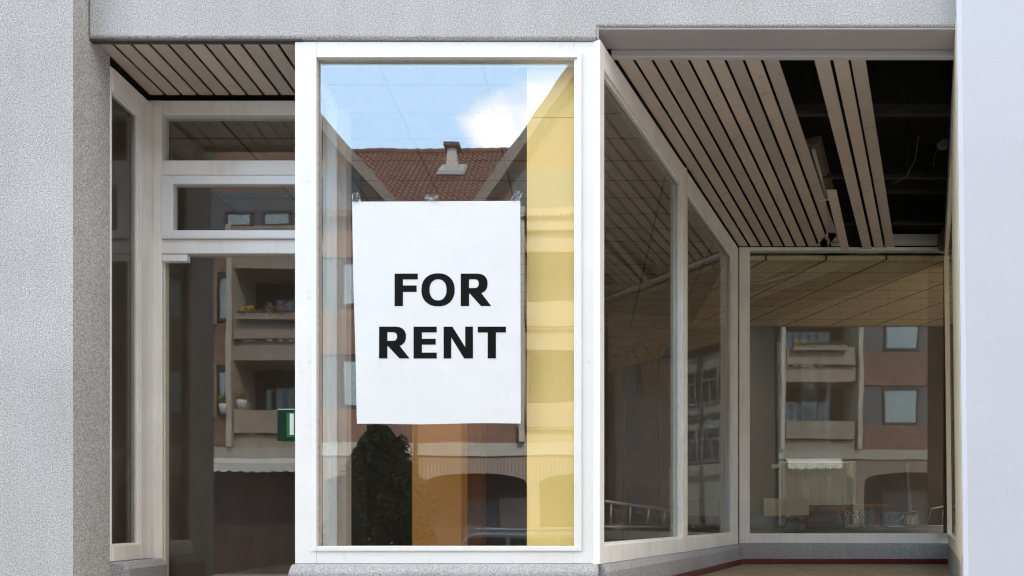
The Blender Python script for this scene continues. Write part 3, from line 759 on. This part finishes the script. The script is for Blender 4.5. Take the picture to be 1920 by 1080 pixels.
q = 1.87
sack(X(1437, q), Y(q), Z(980, q), .24, .12, .16, BLUEP, 'slate coloured plastic sack at the left end of the bench', 1)
sack(X(1487, q), Y(q), Z(988, q), .16, .1, .12, BLACKP, 'shiny black plastic sack below the cardboard box', 5)
sack(X(1545, q), Y(q), Z(977, q), .26, .12, .15, BLACKP, 'dark sack heaped in front of the radiator', 9)
for a, b_, t_, lab in ((1583, 1612, 956, 'upright pebbled concrete slab beside the dark sack'), (1617, 1640, 953, 'narrow pebbled concrete slab, middle of the three'), (1659, 1720, 961, 'wide pebbled concrete block nearest the ladder')):
    m = MB(); m.box(X(a, q), X(b_, q), Y(q), Y(q) + .12, Z(990, q), Z(t_, q)); tag(m.build('concrete_block', PEB, bevel=.008), lab, 'concrete block', 'pebbled blocks behind the back window')
m = MB(); m.prism([(X(1697, q), Y(q), Z(868, q)), (X(1704, q), Y(q), Z(868, q)), (X(1712, q), Y(q), Z(990, q)), (X(1706, q), Y(q), Z(990, q))],
                  [(X(1697, q), Y(q) + .03, Z(868, q)), (X(1704, q), Y(q) + .03, Z(868, q)), (X(1712, q), Y(q) + .03, Z(990, q)), (X(1706, q), Y(q) + .03, Z(990, q))])
tag(m.build('metal_bar', ALU, bevel=.004), 'slotted metal bar leaning upright behind the back window', 'bar')


def ladder(a, b_, c, d_, n, r, label):
    """a-b upper rail, c-d lower rail"""
    t = thing('ladder', a, label, 'ladder')
    for p0, p1 in ((a, b_), (c, d_)):
        m = MB(); m.tube([p0, Vector(p0).lerp(Vector(p1), .5), p1], r, 8); m.build('side_rail', ALU, t, smooth=True)
    for i in range(n):
        u = (i + .3) / n; m = MB(); m.tube([Vector(a).lerp(Vector(b_), u), Vector(c).lerp(Vector(d_), u)], r * .7, 8); m.build('rung', ALU, t, smooth=True)


ladder((X(1690, 1.84), Y(1.84), Z(963, 1.84)), (X(1785, 1.88), Y(1.88), Z(947, 1.88)), (X(1665, 1.83), Y(1.83), Z(988, 1.83)), (X(1785, 1.88), Y(1.88), Z(986, 1.88)), 4, .014,
       'aluminium ladder lying beside the metal bar behind the back window')
ladder((X(1134, 1.3), Y(1.3), Z(940, 1.3)), (X(1268, 1.55), Y(1.55), Z(958, 1.55)), (X(1134, 1.3), Y(1.3), Z(988, 1.3)), (X(1262, 1.55), Y(1.55), Z(988, 1.55)), 4, .014,
       'aluminium ladder lying on its side behind the diagonal window')
# withered pot plant behind the diagonal glass
wp = thing('withered_plant', (X(1165, 1.5), Y(1.5), FLZ), 'withered plant with drooping leaves behind the diagonal window', 'plant')
m = MB(); m.lathe([(.10, 0), (.13, .2), (.15, .24)], (X(1165, 1.5), Y(1.5), FLZ)); m.build('plant_pot', POTT, wp)
m = MB(); bx, by = X(1168, 1.5), Y(1.5); top = Z(690, 1.5)
m.tube([(bx, by, FLZ + .2), (bx + .02, by, (FLZ + top) / 2), (bx, by, top)], .02, 8, .012); m.build('stem', DRYP, wp, smooth=True)
m = MB()
for (dx, up, ln, dy) in ((.22, .24, -.28, .02), (.34, .28, -.12, -.05), (-.2, .2, -.3, .04), (-.26, .30, .02, -.03), (.1, .22, -.35, -.08)):
    vs = []; fs = []; n = 12
    for i in range(n + 1):
        t = i / n; x = bx + dx * t; z = top + 4 * up * t * (1 - t) + ln * t * t; wd = .035 * math.sin(math.pi * (t * .9 + .08))
        vs += [(x, by + dy * t - wd, z), (x, by + dy * t + wd, z - wd * .7)]
    for i in range(n): fs.append((2 * i, 2 * i + 1, 2 * i + 3, 2 * i + 2))
    m.add(vs, fs)
m.build('foliage', DRYP, wp)
m = MB(); m.tube([(X(1236, 1.55), Y(1.55), FLZ), (X(1236, 1.55), Y(1.55), Z(655, 1.55))], .012, 8); m.tube([(X(1236, 1.55), Y(1.55), Z(655, 1.55)), (X(1243, 1.55), Y(1.55), Z(648, 1.55)), (X(1258, 1.55), Y(1.55), Z(652, 1.55))], .012, 8)
m.lathe([(.02, .0), (.14, -.16), (.13, -.165)], (X(1260, 1.55), Y(1.55), Z(645, 1.55)), 16); m.lathe([(.13, 0), (.13, .02), (.02, .03)], (X(1236, 1.55), Y(1.55), FLZ), 16)
tag(m.build('floor_lamp', BLACKP), 'thin dark floor lamp behind the diagonal window', 'lamp')

# ================================================================ across the street
YF = -14.1
ab = thing('apartment_building', (0, YF, 0), 'red brown brick apartment block with balconies and tiled gables reflected in the shop glass', 'building')
BR = [(-14.3, -10.35), (-7.45, -1.75), (1.3, 7.3), (10.3, 15.2)]
BAL = [(-10.35, -7.45), (-1.75, 1.3), (7.3, 10.3)]
m = MB()
for x0, x1 in BR:
    for z0, z1 in ((3.69, 4.62), (6.10, 7.33), (8.79, 10.0)): m.box(x0, x1, YF - .3, YF, z0, z1)
gab = [(-9.2, 14.84, -4.98, 9.99, -13.42), (.9, 15.58, -3.01, 9.99, 4.81), (10.6, 15.3, 6.3, 9.99, 14.9)]
for ax_, az, e0, ez, e1 in gab: m.xz([(min(e0, e1), ez + .012), (max(e0, e1), ez + .012), (ax_, az - .2)], YF - .3, YF + .002)
m.build('wall', BRICKM, ab)
m = MB(); m.box(-14.3, 15.2, YF - 6, YF - 5.7, 0, 10); m.box(-14.3, -14.0, YF - 5.69, YF - .31, 0, 10); m.box(14.9, 15.2, YF - 5.69, YF - .31, 0, 10); m.build('wall', BRICKM, ab)
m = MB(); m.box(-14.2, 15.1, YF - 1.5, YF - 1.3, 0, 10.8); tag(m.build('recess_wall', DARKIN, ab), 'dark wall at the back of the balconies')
m = MB(); m.box(-14.3, 15.2, YF - .28, YF + .05, 3.325, 3.688); m.build('band_course', PALECON, ab, bevel=.01)
# ground floor: ribbed fascia with flat arches
m = MB()
arch = [(-12.6, 1.7), (-9.0, 1.5), (-5.9, 1.25), (-3.05, 1.45), (0, 1.3), (2.9, 1.3), (5.8, 1.4), (8.7, 1.3), (12.1, 1.7), (14.7, .4)]
for i, (cx_, hw) in enumerate(arch):
    xl = -14.3 if i == 0 else (arch[i - 1][0] + arch[i - 1][1] + cx_ - hw) / 2
    xr = 15.2 if i == len(arch) - 1 else (cx_ + hw + arch[i + 1][0] - arch[i + 1][1]) / 2
    n = 14; pts = [(cx_ - hw * math.cos(math.pi * j / n), 2.5 + .36 * math.sin(math.pi * j / n) ** .8) for j in range(n + 1)]
    m.xz([(xl, 0), (cx_ - hw, 0)] + pts + [(cx_ + hw, 0), (xr, 0), (xr, 3.324), (xl, 3.324)], YF - .25, YF)
tag(m.build('arcade', RIBCON, ab), 'ribbed concrete ground floor with flat arches')
# grey panels, windows
m = MB()
for x0, x1 in BR:
    for z0, z1 in ((4.62, 6.10), (7.33, 8.79)): m.box(x0, x1, YF - .2, YF - .06, z0, z1)
m.box(-12.2, -6.15, YF + .003, YF + .03, 10.03, 11.1); m.box(-2.05, 3.95, YF + .003, YF + .03, 10.03, 11.1); m.box(7.4, 13.8, YF + .003, YF + .03, 10.03, 11.1)
tag(m.build('infill_panel', GREYP, ab), 'dark grey panels between the windows')


def house_window(parent, xc, wd, z0, z1, y, cur=True):
    f_ = MB(); f_.ring(xc - wd / 2, xc + wd / 2, z0, z1, .08, y, y + .05); f_.box(xc - wd / 2 + .08, xc + wd / 2 - .08, y + .001, y + .004, z0 + .08, z1 - .08)
    o_ = f_.build('window', FRAMED, parent)
    if cur:
        c_ = MB(); n = 28; a = [(xc - wd / 2 + .085 + (wd - .17) * i / n, y + .012 + .008 * (i % 2)) for i in range(n + 1)]
        c_.prism([(x, yy, z0 + .085) for x, yy in a] + [(a[-1][0], y + .006, z0 + .085), (a[0][0], y + .006, z0 + .085)], [(x, yy, z1 - .085) for x, yy in a] + [(a[-1][0], y + .006, z1 - .085), (a[0][0], y + .006, z1 - .085)])
        c_.build('curtain', CURT, o_)
    p_ = MB(); p_.box(xc - wd / 2 + .082, xc + wd / 2 - .082, y + .03, y + .034, z0 + .082, z1 - .082); p_.build('pane', PANEG, o_)


for xc, wd in ((-12.4, 1.3), (-10.60, .46), (-6.05, 1.35), (-3.1, 1.35), (2.8, 1.35), (5.6, 1.35), (11.75, 1.35), (14.0, 1.2)):
    for z0, z1 in ((4.64, 6.0), (7.40, 8.70)): house_window(ab, xc, wd, z0, z1, YF - .055)
for xc in (-10.1, -9.0, -7.9, 1.6, 2.8, 9.2, 10.6, 12.0): house_window(ab, xc, .85, 10.06, 10.55, YF + .032)
# balconies
for bi, (x0, x1) in enumerate(BAL):
    if bi == 1:
        m = MB(); m.box(x0 + .1, x1 - .1, YF - 1.29, YF - 1.24, 3.5, 10.0); m.build('added_pale_lining', CONC, ab)  # paler lining added to even out the reflection on the yellow board
    for zt, zb_, zl in ((7.49, 6.82, 6.22), (4.76, 4.09, 3.50), (10.05, 9.42, 8.9)):
        m = MB(); m.box(x0 + .12, x1 - .35, YF + .06, YF + .18, zb_, zt); m.box(x0 + .05, x1 - .3, YF - 1.3, YF + .04, zl, zb_ - .04)
        bo = m.build('balcony', CONC, ab, bevel=.012)
        if bi == 1: continue
        m = MB(); m.box(x0 + .4, x0 + 2.2, YF - 1.299, YF - 1.25, zt - .6, zt + .9); gd = m.build('glass_door', PANEG, bo)
        m = MB()
        for i in range(5): m.box(x0 + .45 + i * .33, x0 + .60 + i * .33, YF - 1.249, YF - 1.235, zt - .5, zt + .85)
        m.build('curtain', CURT, bo)
m = MB()
for x in (-10.87,): m.box(x - .06, x + .06, YF - .02, YF + .22, 4.55, 6.12); m.box(x - .06, x + .06, YF - .02, YF + .22, 7.28, 8.8)
for x in (-10.36, -7.5, -1.76, 1.22, 7.3, 10.16): m.box(x - .08, x + .08, YF - 1.28, YF + .2, 3.7, 10.1)
tag(m.build('fin', FINC, ab, bevel=.01), 'cream side walls of the balconies')
m = MB(); m.tube([(-4.65, YF + .1, 0), (-4.65, YF + .1, 9.9)], .05, 8); m.tube([(4.35, YF + .1, 0), (4.35, YF + .1, 9.9)], .05, 8); m.tube([(13.1, YF + .1, 0), (13.1, YF + .1, 9.9)], .05, 8)
m.build('drainpipe', FRAMED, ab, smooth=True)
# awnings with scalloped valance
for x0, x1, aw, dz in ((-11.0, -7.6, 1.3, 0), (7.45, 9.5, .3, .07)):
    m = MB(); m.prism([(x0, YF + .06, 3.36), (x0, YF + aw, 3.12 + dz), (x0, YF + aw, 3.10 + dz), (x0, YF + .06, 3.33)], [(x1, YF + .06, 3.36), (x1, YF + aw, 3.12 + dz), (x1, YF + aw, 3.10 + dz), (x1, YF + .06, 3.33)])
    n = int((x1 - x0) / .30) * 6; pts = [(x0 + (x1 - x0) * i / n, 2.93 + dz * 1.4 - .05 * abs(math.sin(math.pi * i / 6))) for i in range(n + 1)]
    m.xz(pts + [(x1, 3.099 + dz), (x0, 3.099 + dz)], YF + aw - .008, YF + aw)
    tag(m.build('awning', AWN, ab), 'pale awning with a scalloped edge')
m = MB(); m.box(-11.1, -7.55, YF + .002, YF + .05, 0, 3.28); tag(m.build('shade_panel', ARCSHADE, ab), 'dark brown panel standing for the shade under the awning')  # sheet coloured as the awning's shade on the arcade
m = MB(); m.box(7.3, 9.75, YF + .002, YF + .05, 0, 3.2); tag(m.build('shade_panel', ARCSHADE, ab), 'dark brown panel added to darken the arcade under the short awning')  # sheet added to darken the reflected arcade over the radiator
# gable roofs and verges
m = MB(); r2 = MB()
for ax_, az, e0, ez, e1 in gab:
    for e in (e0, e1):
        dxn = e - ax_; ln = math.hypot(dxn, az - ez); nz_s = abs(dxn) / ln; nx_s = (az - ez) / ln * (1 if dxn > 0 else -1)
        e2x, e2z = e + dxn * .12, ez - (az - ez) * .12
        lo_ = lambda x, z, t: (x - nx_s * t, z - nz_s * t)
        m.xz([(ax_, az), (e2x, e2z), lo_(e2x, e2z, .26), (ax_, az - .26 / nz_s)], YF + .003, YF + .62)
        r2.xz([(ax_, az - .02), (e2x, e2z - .02), lo_(e2x, e2z - .02, .2), (ax_, az - .2 / nz_s - .02)], YF - 6, YF - .001)
tag(m.build('verge_board', VERGE, ab), 'beige boxed gable edges')
r2.build('gable_roof', TILER, ab)


def pantile(x0, x1, y0, z0, y1, z1, name):
    m = MB(); nr = int(math.hypot(y1 - y0, z1 - z0) / .235); nc = int((x1 - x0) / .16); sub = 6; vs = []; fs = []
    cols = nc * sub + 1; sl = Vector((0, y1 - y0, z1 - z0)); un = Vector((0, -(z1 - z0), y1 - y0)).normalized()
    if un.z < 0: un = -un
    rws = 0
    rj = random.Random(5)
    for r in range(nr):
        for q_ in (0, 1):
            t = (r + q_ * 1.04) / nr; off = .03 * (1 - q_)
            for c_ in range(cols):
                tile = c_ // sub; rj.seed(r * 1000 + tile); jit = rj.uniform(-.006, .006)
                x = x0 + (x1 - x0) * c_ / (cols - 1); h_ = .026 * math.sin(2 * math.pi * c_ / sub) + off + jit
                p_ = Vector((x, y0, z0)) + sl * t + un * h_; vs.append(p_)
            rws += 1
    for r in range(0, rws - 1):
        for c_ in range(cols - 1): a = r * cols + c_; fs.append((a, a + 1, a + cols + 1, a + cols))
    m.add(vs, fs); return m.build(name, TILER, ab, smooth=False)


rf = pantile(-8.2, .4, YF + .25, 9.75, YF - 3.5, 13.47, 'tiled_roof')
m = MB()
for i in range(22): m.tube([(-8.2 + i * .4, YF - 3.5, 13.5), (-7.78 + i * .4, YF - 3.5, 13.525)], .10, 10)
m.build('ridge_tile', TILER, rf)
m = MB(); m.add([(-8.2, YF - 3.5, 13.45), (.4, YF - 3.5, 13.45), (.4, YF - 7, 10), (-8.2, YF - 7, 10)], [(0, 1, 2, 3)]); m.build('rear_slope', TILER, rf)
vx, vy, vz = -4.1, YF - 2.25, 12.22
m = MB(); a = .21; t_ = .13
m.prism([(vx - a, vy - a, vz - .15), (vx + a, vy - a, vz - .15), (vx + a, vy + a, vz - .15), (vx - a, vy + a, vz - .15)], [(vx - t_, vy - t_, vz + .66), (vx + t_, vy - t_, vz + .66), (vx + t_, vy + t_, vz + .66), (vx - t_, vy + t_, vz + .66)])
ch = m.build('chimney', PALECON, rf)
m = MB(); m.box(vx - .24, vx + .24, vy - .24, vy + .24, vz + .71, vz + .80); m.box(vx - .1, vx + .1, vy - .1, vy + .1, vz + .661, vz + .799); m.build('chimney_cap', FRAMED, rf)
m = MB(); m.prism([(vx - .42, vy + .38, vz - .26), (vx + .42, vy + .38, vz - .26), (vx + .42, vy - .3, vz + .33), (vx - .42, vy - .3, vz + .33)], [(vx - .36, vy + .36, vz - .12), (vx + .36, vy + .36, vz - .12), (vx + .36, vy - .25, vz + .40), (vx - .36, vy - .25, vz + .40)]); m.build('flashing', LEAD, rf)
# doors and wall panels inside the arcade
m = MB()
for cx_, hw in arch[:-1]: m.box(cx_ - .5, cx_ + .5, YF - 1.298, YF - 1.25, 0, 2.15)
m.build('street_door', GREYP, ab)
m = MB()
for cx_, hw in arch[:-1]: m.box(cx_ + .52, cx_ + hw, YF - 1.298, YF - 1.27, .3, 2.2)
m.build('shutter', CONC, ab)


def flower_box(x0, x1, zt, label, yel):
    t = thing('flower_box', ((x0 + x1) / 2, YF + .25, zt - .1), label, 'flower box', 'flower boxes on the balconies')
    m = MB(); m.box(x0, x1, YF + .185, YF + .38, zt - .16, zt + .02); m.build('box', CONC, t, bevel=.01)
    rr = lambda a, b_: random.uniform(a, b_)
    m = MB(); m.leaves([(rr(x0, x1), YF + rr(.12, .42), zt + rr(-.04, .14)) for _ in range(420)], .05); m.build('foliage', LEAF2, t, norm=False)
    for mt, (a, b_), n in ((YEL, yel, 110), (RED, (yel[1] + .3, yel[1] + 1.0), 60), (PINK, (x0, x1), 40)):
        m = MB(); m.leaves([(rr(a, b_), YF + rr(.2, .45), zt + rr(.06, .22)) for _ in range(n)], .035); m.build('blossoms', mt, t, norm=False)


flower_box(-10.1, -8.0, 7.49, 'flower box with yellow and red blossoms reflected in the entrance door', (-9.95, -9.55))
flower_box(7.6, 9.6, 7.49, 'flower box with yellow blossoms reflected in the back window of the passage', (7.65, 7.95))
for x, z, mt, lab in ((-10.55, 4.64, POTW, 'slim white flower pot on a window sill reflected in the door'), (-10.0, 4.76, POTW, 'round white flower pot on the lower balcony reflected in the door')):
    t = thing('flower_pot', (x, YF + .1, z), lab, 'flower pot')
    m = MB(); m.lathe([(.08, 0), (.13, .15), (.14, .28)], (x, YF + .10, z), 16); m.build('pot', mt, t, smooth=True)
    m = MB(); m.leaves([(x + random.gauss(0, .09), YF + .1 + random.gauss(0, .06), z + .38 + random.gauss(0, .1)) for _ in range(90)], .05); m.build('foliage', LEAF2, t, norm=False)
    m = MB(); m.leaves([(x + random.gauss(0, .1), YF + .14 + random.gauss(0, .06), z + .48 + random.gauss(0, .09)) for _ in range(40)], .035); m.build('blossoms', YEL if x < -10.2 else RED, t, norm=False)

# half-timbered neighbour further along
ht = thing('half_timbered_house', (17.4, YF, 0), 'white house with dark timber framing reflected in the diagonal window', 'building')
m = MB(); m.box(15.3, 19.6, YF - 6, YF - .1, 0, 9); m.build('wall', INFILL, ht)
m = MB()
for i in range(4): m.box(15.3 + i * 1.36, 15.52 + i * 1.36, YF - .0995, YF - .04, 0, 9)
for z in (0.1, 2.9, 5.7, 8.7): m.box(15.3, 19.6, YF - .0395, YF + .0, z, z + .24)
m.build('timber_frame', TIMB, ht)
m = MB(); m.prism([(15.25, YF + .4, 8.95), (15.25, YF - 3, 12.4), (15.25, YF - 6.4, 8.95)], [(19.7, YF + .4, 8.95), (19.7, YF - 3, 12.4), (19.7, YF - 6.4, 8.95)]); m.build('roof', TILER, ht)
for i in range(0, 3):
    for z in (3.7, 6.4):
        x = 15.54 + i * 1.36; m = MB(); m.ring(x, x + 1.1, z, z + 1.6, .09, YF - .035, YF + .03); m.box(x + .09, x + 1.01, YF - .034, YF + .02, z + 1.0, z + 1.07); m.box(x + .52, x + .58, YF - .034, YF + .02, z + .09, z + 1.0)
        w_ = m.build('window', FINC2, ht); m = MB(); m.box(x + .09, x + 1.01, YF - .098, YF - .05, z + .09, z + 1.51); m.build('pane', CARG, w_)

bh = thing('added_brick_house', (29, YF, 0), 'brown brick house added beyond the timbered one to cover bright sky', 'building')  # added to keep bright sky out of the diagonal panes
m = MB(); m.box(19.9, 38, YF - 6, YF - .3, 0, 11); m.build('wall', BRICKM, bh)
m = MB(); m.prism([(19.85, YF, 10.95), (19.85, YF - 3, 14.4), (19.85, YF - 6.4, 10.95)], [(38.2, YF, 10.95), (38.2, YF - 3, 14.4), (38.2, YF - 6.4, 10.95)]); m.build('roof', TILER, bh)
for i in range(5):
    for z in (1.0, 4.6, 7.4): house_window(bh, 23 + i * 2.8, 1.2, z, z + 1.5, YF - .295, False)
# conifer on the near pavement, behind the camera
cn = thing('conifer_bush', (-3.28, -6.3, 0), 'dense dark conifer bush on the pavement reflected below the notice', 'bush')
m = MB(); m.tube([(-3.28, -6.3, 0), (-3.23, -6.3, 1.2), (-3.28, -6.3, 2.6)], .07, 8, .02); m.build('trunk', BARK, cn, smooth=True)
pts = []
for i in range(26000):
    z = random.random() ** .85 * 3.0; r = .86 * min(1, (3.05 - z) / 1.45) ** .62 * (1 if z > .5 else .75 + .5 * z)
    th = random.random() * 6.283
    r *= 1 + .26 * noise.noise(Vector((math.cos(th) * 1.6, math.sin(th) * 1.6, z * 2.2)))
    rr_ = r * math.sqrt(random.uniform(.12, 1.0))
    pts.append((-3.28 + rr_ * math.cos(th), -6.3 + rr_ * math.sin(th), z + .08))
for (ox, tz) in ((-.05, 3.12), (.32, 2.95), (-.36, 2.72)):
    for i in range(380):
        u = random.random() ** .7; z = tz - u * .5
        pts.append((-3.28 + ox + random.gauss(0, .045 + .07 * u), -6.3 + random.gauss(0, .06 + .05 * u), z))
m = MB(); m.leaves(pts, .05, .6); m.build('foliage', LEAF, cn, norm=False)

# parked estate car
car = thing('parked_car', (-.3, -8.35, -.12), 'grey blue estate car parked at the kerb reflected low in the display window', 'car')
CY0, CY1 = -9.22, -7.48
prof = [(-2.45, .22), (-2.5, .55), (-2.45, .78), (1.9, .80), (1.95, .55), (1.85, .2), (1.5, .14), (-2.1, .14)]
hood = [(-2.45, .79), (.55, .86), (1.88, .74), (1.9, .70), (-2.46, .70)]
m = MB(); m.xz([(x, z - .0) for x, z in prof], CY0, CY1); m.build('body', CARP, car, bevel=.07, seg=4)
m = MB(); cab = [(-2.42, .82), (-2.18, 1.30), (-2.0, 1.36), (-.2, 1.375), (.15, 1.33), (.95, .84)]
m.prism([(x, CY0 + .06 + (z - .8) * .28, z) for x, z in cab], [(x, CY1 - .06 - (z - .8) * .28, z) for x, z in cab]); m.build('cabin', CARP, car, bevel=.05, seg=4)
for sgn, yb_ in ((1, CY1 - .06), (-1, CY0 + .06)):
    for x0, x1, x2, x3 in ((-2.2, -1.45, -1.45, -2.08), (-1.38, -.55, -.55, -1.38), (-.48, .72, .12, -.48)):
        m = MB(); yy = lambda z: yb_ - sgn * (z - .8) * .28
        q4 = [(x0, .88), (x1, .88), (x2, 1.28), (x3, 1.28)]
        m.prism([(x, yy(z) + sgn * .004, z) for x, z in q4], [(x, yy(z) - sgn * .01, z) for x, z in q4]); m.build('side_window', CARG, car)
m = MB(); m.prism([(-2.425, CY0 + .16, .9), (-2.425, CY1 - .16, .9), (-2.225, CY1 - .24, 1.26), (-2.225, CY0 + .24, 1.26)], [(-2.36, CY0 + .16, .9), (-2.36, CY1 - .16, .9), (-2.16, CY1 - .24, 1.26), (-2.16, CY0 + .24, 1.26)]); m.build('rear_window', CARG, car)
m = MB(); m.prism([(.90, CY0 + .16, .90), (.90, CY1 - .16, .90), (.235, CY1 - .22, 1.305), (.235, CY0 + .22, 1.305)], [(.86, CY0 + .16, .86), (.86, CY1 - .16, .86), (.18, CY1 - .22, 1.26), (.18, CY0 + .22, 1.26)]); m.build('windscreen', CARG, car)
for x in (-1.65, 1.1):
    for y0 in (CY0 - .01, CY1 - .19):
        m = MB(); c0 = Vector((x, y0, .20)); m.tube([c0, c0 + Vector((0, .2, 0))], .32, 24); wh = m.build('wheel', RUB, car, bevel=.02)
        m = MB(); m.tube([c0 + Vector((0, -.008, 0)), c0 + Vector((0, .208, 0))], .2, 18); m.build('rim', ALU, wh)
for y0 in (CY0 + .12, CY1 - .42):
    m = MB(); m.box(1.86, 1.96, y0, y0 + .3, .56, .68); m.build('headlight', POTW, car, bevel=.02)
    m = MB(); m.box(-2.51, -2.44, y0 + .08, y0 + .22, .6, .9); m.build('tail_light', RED, car, bevel=.02)
for y0 in (CY0 + .32, CY1 - .36):
    m = MB(); m.tube([(-2.0, y0, 1.42), (.0, y0, 1.44)], .018, 8); m.tube([(-1.95, y0, 1.36), (-1.95, y0, 1.42)], .015, 6); m.tube([(-.1, y0, 1.36), (-.1, y0, 1.44)], .015, 6); m.build('roof_rail', ALU, car, smooth=True)

# ================================================================ light, sky, camera
SUN_EL = 46.; SUN_AZ = -28.                        # behind the shop, a little to the right
sd = Vector((-math.sin(rad(SUN_AZ)) * math.cos(rad(SUN_EL)), math.cos(rad(SUN_AZ)) * math.cos(rad(SUN_EL)), math.sin(rad(SUN_EL))))
sun = bpy.data.lights.new('sun', 'SUN'); sun.energy = 3.2; sun.angle = rad(.5); sun.color = (1, .89, .76)
so_ = bpy.data.objects.new('sun', sun); COL.objects.link(so_); so_.rotation_euler = (-sd).to_track_quat('-Z', 'Y').to_euler(); so_.location = (0, 20, 30)
wd_ = bpy.data.worlds.new('World'); sc.world = wd_; wd_.use_nodes = True; nt = wd_.node_tree; nt.nodes.clear()
out = nt.nodes.new('ShaderNodeOutputWorld'); bg = nt.nodes.new('ShaderNodeBackground'); bg.inputs[1].default_value = .15
sky = nt.nodes.new('ShaderNodeTexSky'); sky.sky_type = 'NISHITA'; sky.sun_disc = False; sky.sun_elevation = rad(SUN_EL); sky.sun_rotation = math.atan2(sd.x, sd.y)
sky.air_density = 1.0; sky.dust_density = 1.2; sky.ozone_density = 1.0
tc = nt.nodes.new('ShaderNodeTexCoord')
# noise-edged patches: the reflected cumulus, plus unseen clouds added to whiten the skylight
cm = None
for (cd, rx, rz) in (((-.13, -1, .565), .06, .05), ((-.065, -1, .575), .07, .055), ((0, -.35, 1), .8, .26), ((-1.6, -.6, .9), .5, .4), ((-2.2, -1, .5), .40, .25), ((-1.2, -.1, .4), .4, .2), ((.5, 1, .6), .4, .2)):
    d_ = Vector(cd).normalized()
    sub = N(nt, 'VectorMath', _operation='SUBTRACT'); L(nt, tc.outputs['Generated'], sub.inputs[0]); sub.inputs[1].default_value = d_
    sca = N(nt, 'VectorMath', _operation='MULTIPLY'); L(nt, sub.outputs[0], sca.inputs[0]); sca.inputs[1].default_value = (1 / rx, 1 / rx, 1 / rz)
    ln_ = N(nt, 'VectorMath', _operation='LENGTH'); L(nt, sca.outputs[0], ln_.inputs[0])
    iv = N(nt, 'Math', _operation='SUBTRACT'); iv.inputs[0].default_value = 1; L(nt, ln_.outputs['Value'], iv.inputs[1])
    if cm is None: cm = iv
    else:
        mxn = N(nt, 'Math', _operation='MAXIMUM'); L(nt, cm.outputs[0], mxn.inputs[0]); L(nt, iv.outputs[0], mxn.inputs[1]); cm = mxn
nz = N(nt, 'TexNoise', Scale=13., Detail=9., Roughness=.6); L(nt, tc.outputs['Generated'], nz.inputs['Vector'])
sm = N(nt, 'Math', _operation='MULTIPLY_ADD'); L(nt, nz.outputs['Fac'], sm.inputs[0]); sm.inputs[1].default_value = 1.4; sm.inputs[2].default_value = -.72
ad = N(nt, 'Math', _operation='ADD'); L(nt, sm.outputs[0], ad.inputs[0]); L(nt, cm.outputs[0], ad.inputs[1])
fc = ramp(nt, ad.outputs[0], [(.10, (0, 0, 0)), (.66, (1, 1, 1))])
mx = N(nt, 'MixRGB'); L(nt, fc, mx.inputs[0]); mx.inputs[2].default_value = (15.8, 15.1, 14.2, 1)
vl = N(nt, 'MixRGB'); sz_ = N(nt, 'SeparateXYZ'); L(nt, tc.outputs['Generated'], sz_.inputs[0])
vf = ramp(nt, sz_.outputs[2], [(.0, (.7, .7, .7)), (.55, (.66, .66, .66)), (.9, (.2, .2, .2))]); L(nt, vf, vl.inputs[0]); L(nt, sky.outputs[0], vl.inputs[1]); vl.inputs[2].default_value = (9.3, 13.8, 18.8, 1)   # thin high veil
# unseen grey cloud bank added at right to dim and neutralise side light
sb = N(nt, 'VectorMath', _operation='DISTANCE'); L(nt, tc.outputs['Generated'], sb.inputs[0]); sb.inputs[1].default_value = Vector((1.3, -.5, .55)).normalized()
sb2 = N(nt, 'Math', _operation='MULTIPLY_ADD'); L(nt, nz.outputs['Fac'], sb2.inputs[0]); sb2.inputs[1].default_value = -.5; L(nt, sb.outputs['Value'], sb2.inputs[2])
gf = ramp(nt, sb2.outputs[0], [(.35, (.9, .9, .9)), (.72, (0, 0, 0))])
gm = N(nt, 'MixRGB'); L(nt, gf, gm.inputs[0]); L(nt, vl.outputs[0], gm.inputs[1]); gm.inputs[2].default_value = (5.2, 4.9, 4.5, 1)
L(nt, gm.outputs[0], mx.inputs[1]); L(nt, mx.outputs[0], bg.inputs[0]); L(nt, bg.outputs[0], out.inputs[0])

cam = bpy.data.cameras.new('camera'); co_ = bpy.data.objects.new('camera', cam); COL.objects.link(co_)
co_.location = (0, -D, EYE); co_.rotation_euler = (rad(90), 0, 0)
cam.sensor_width = 36; cam.sensor_fit = 'HORIZONTAL'; cam.lens = 36 * S * D / 1920
cam.shift_x = -(1100 - 960) / 1920; cam.shift_y = (970 - 540) / 1920
cam.clip_start = .05; cam.clip_end = 500
sc.camera = co_
sc.render.engine = 'CYCLES'
sc.cycles.use_denoising = True; sc.cycles.pixel_filter_type = 'BLACKMAN_HARRIS'; sc.cycles.filter_width = 1.2
try: sc.cycles.denoiser = 'OPENIMAGEDENOISE'
except Exception: pass
sc.cycles.max_bounces = 14; sc.cycles.diffuse_bounces = 5; sc.cycles.glossy_bounces = 6; sc.cycles.transparent_max_bounces = 24; sc.cycles.sample_clamp_indirect = 8
sc.cycles.caustics_reflective = False; sc.cycles.caustics_refractive = False
vsn = sc.view_settings; vsn.view_transform = 'Standard'; vsn.look = 'None'; vsn.gamma = 1; vsn.use_curve_mapping = False; vsn.exposure = 1.36
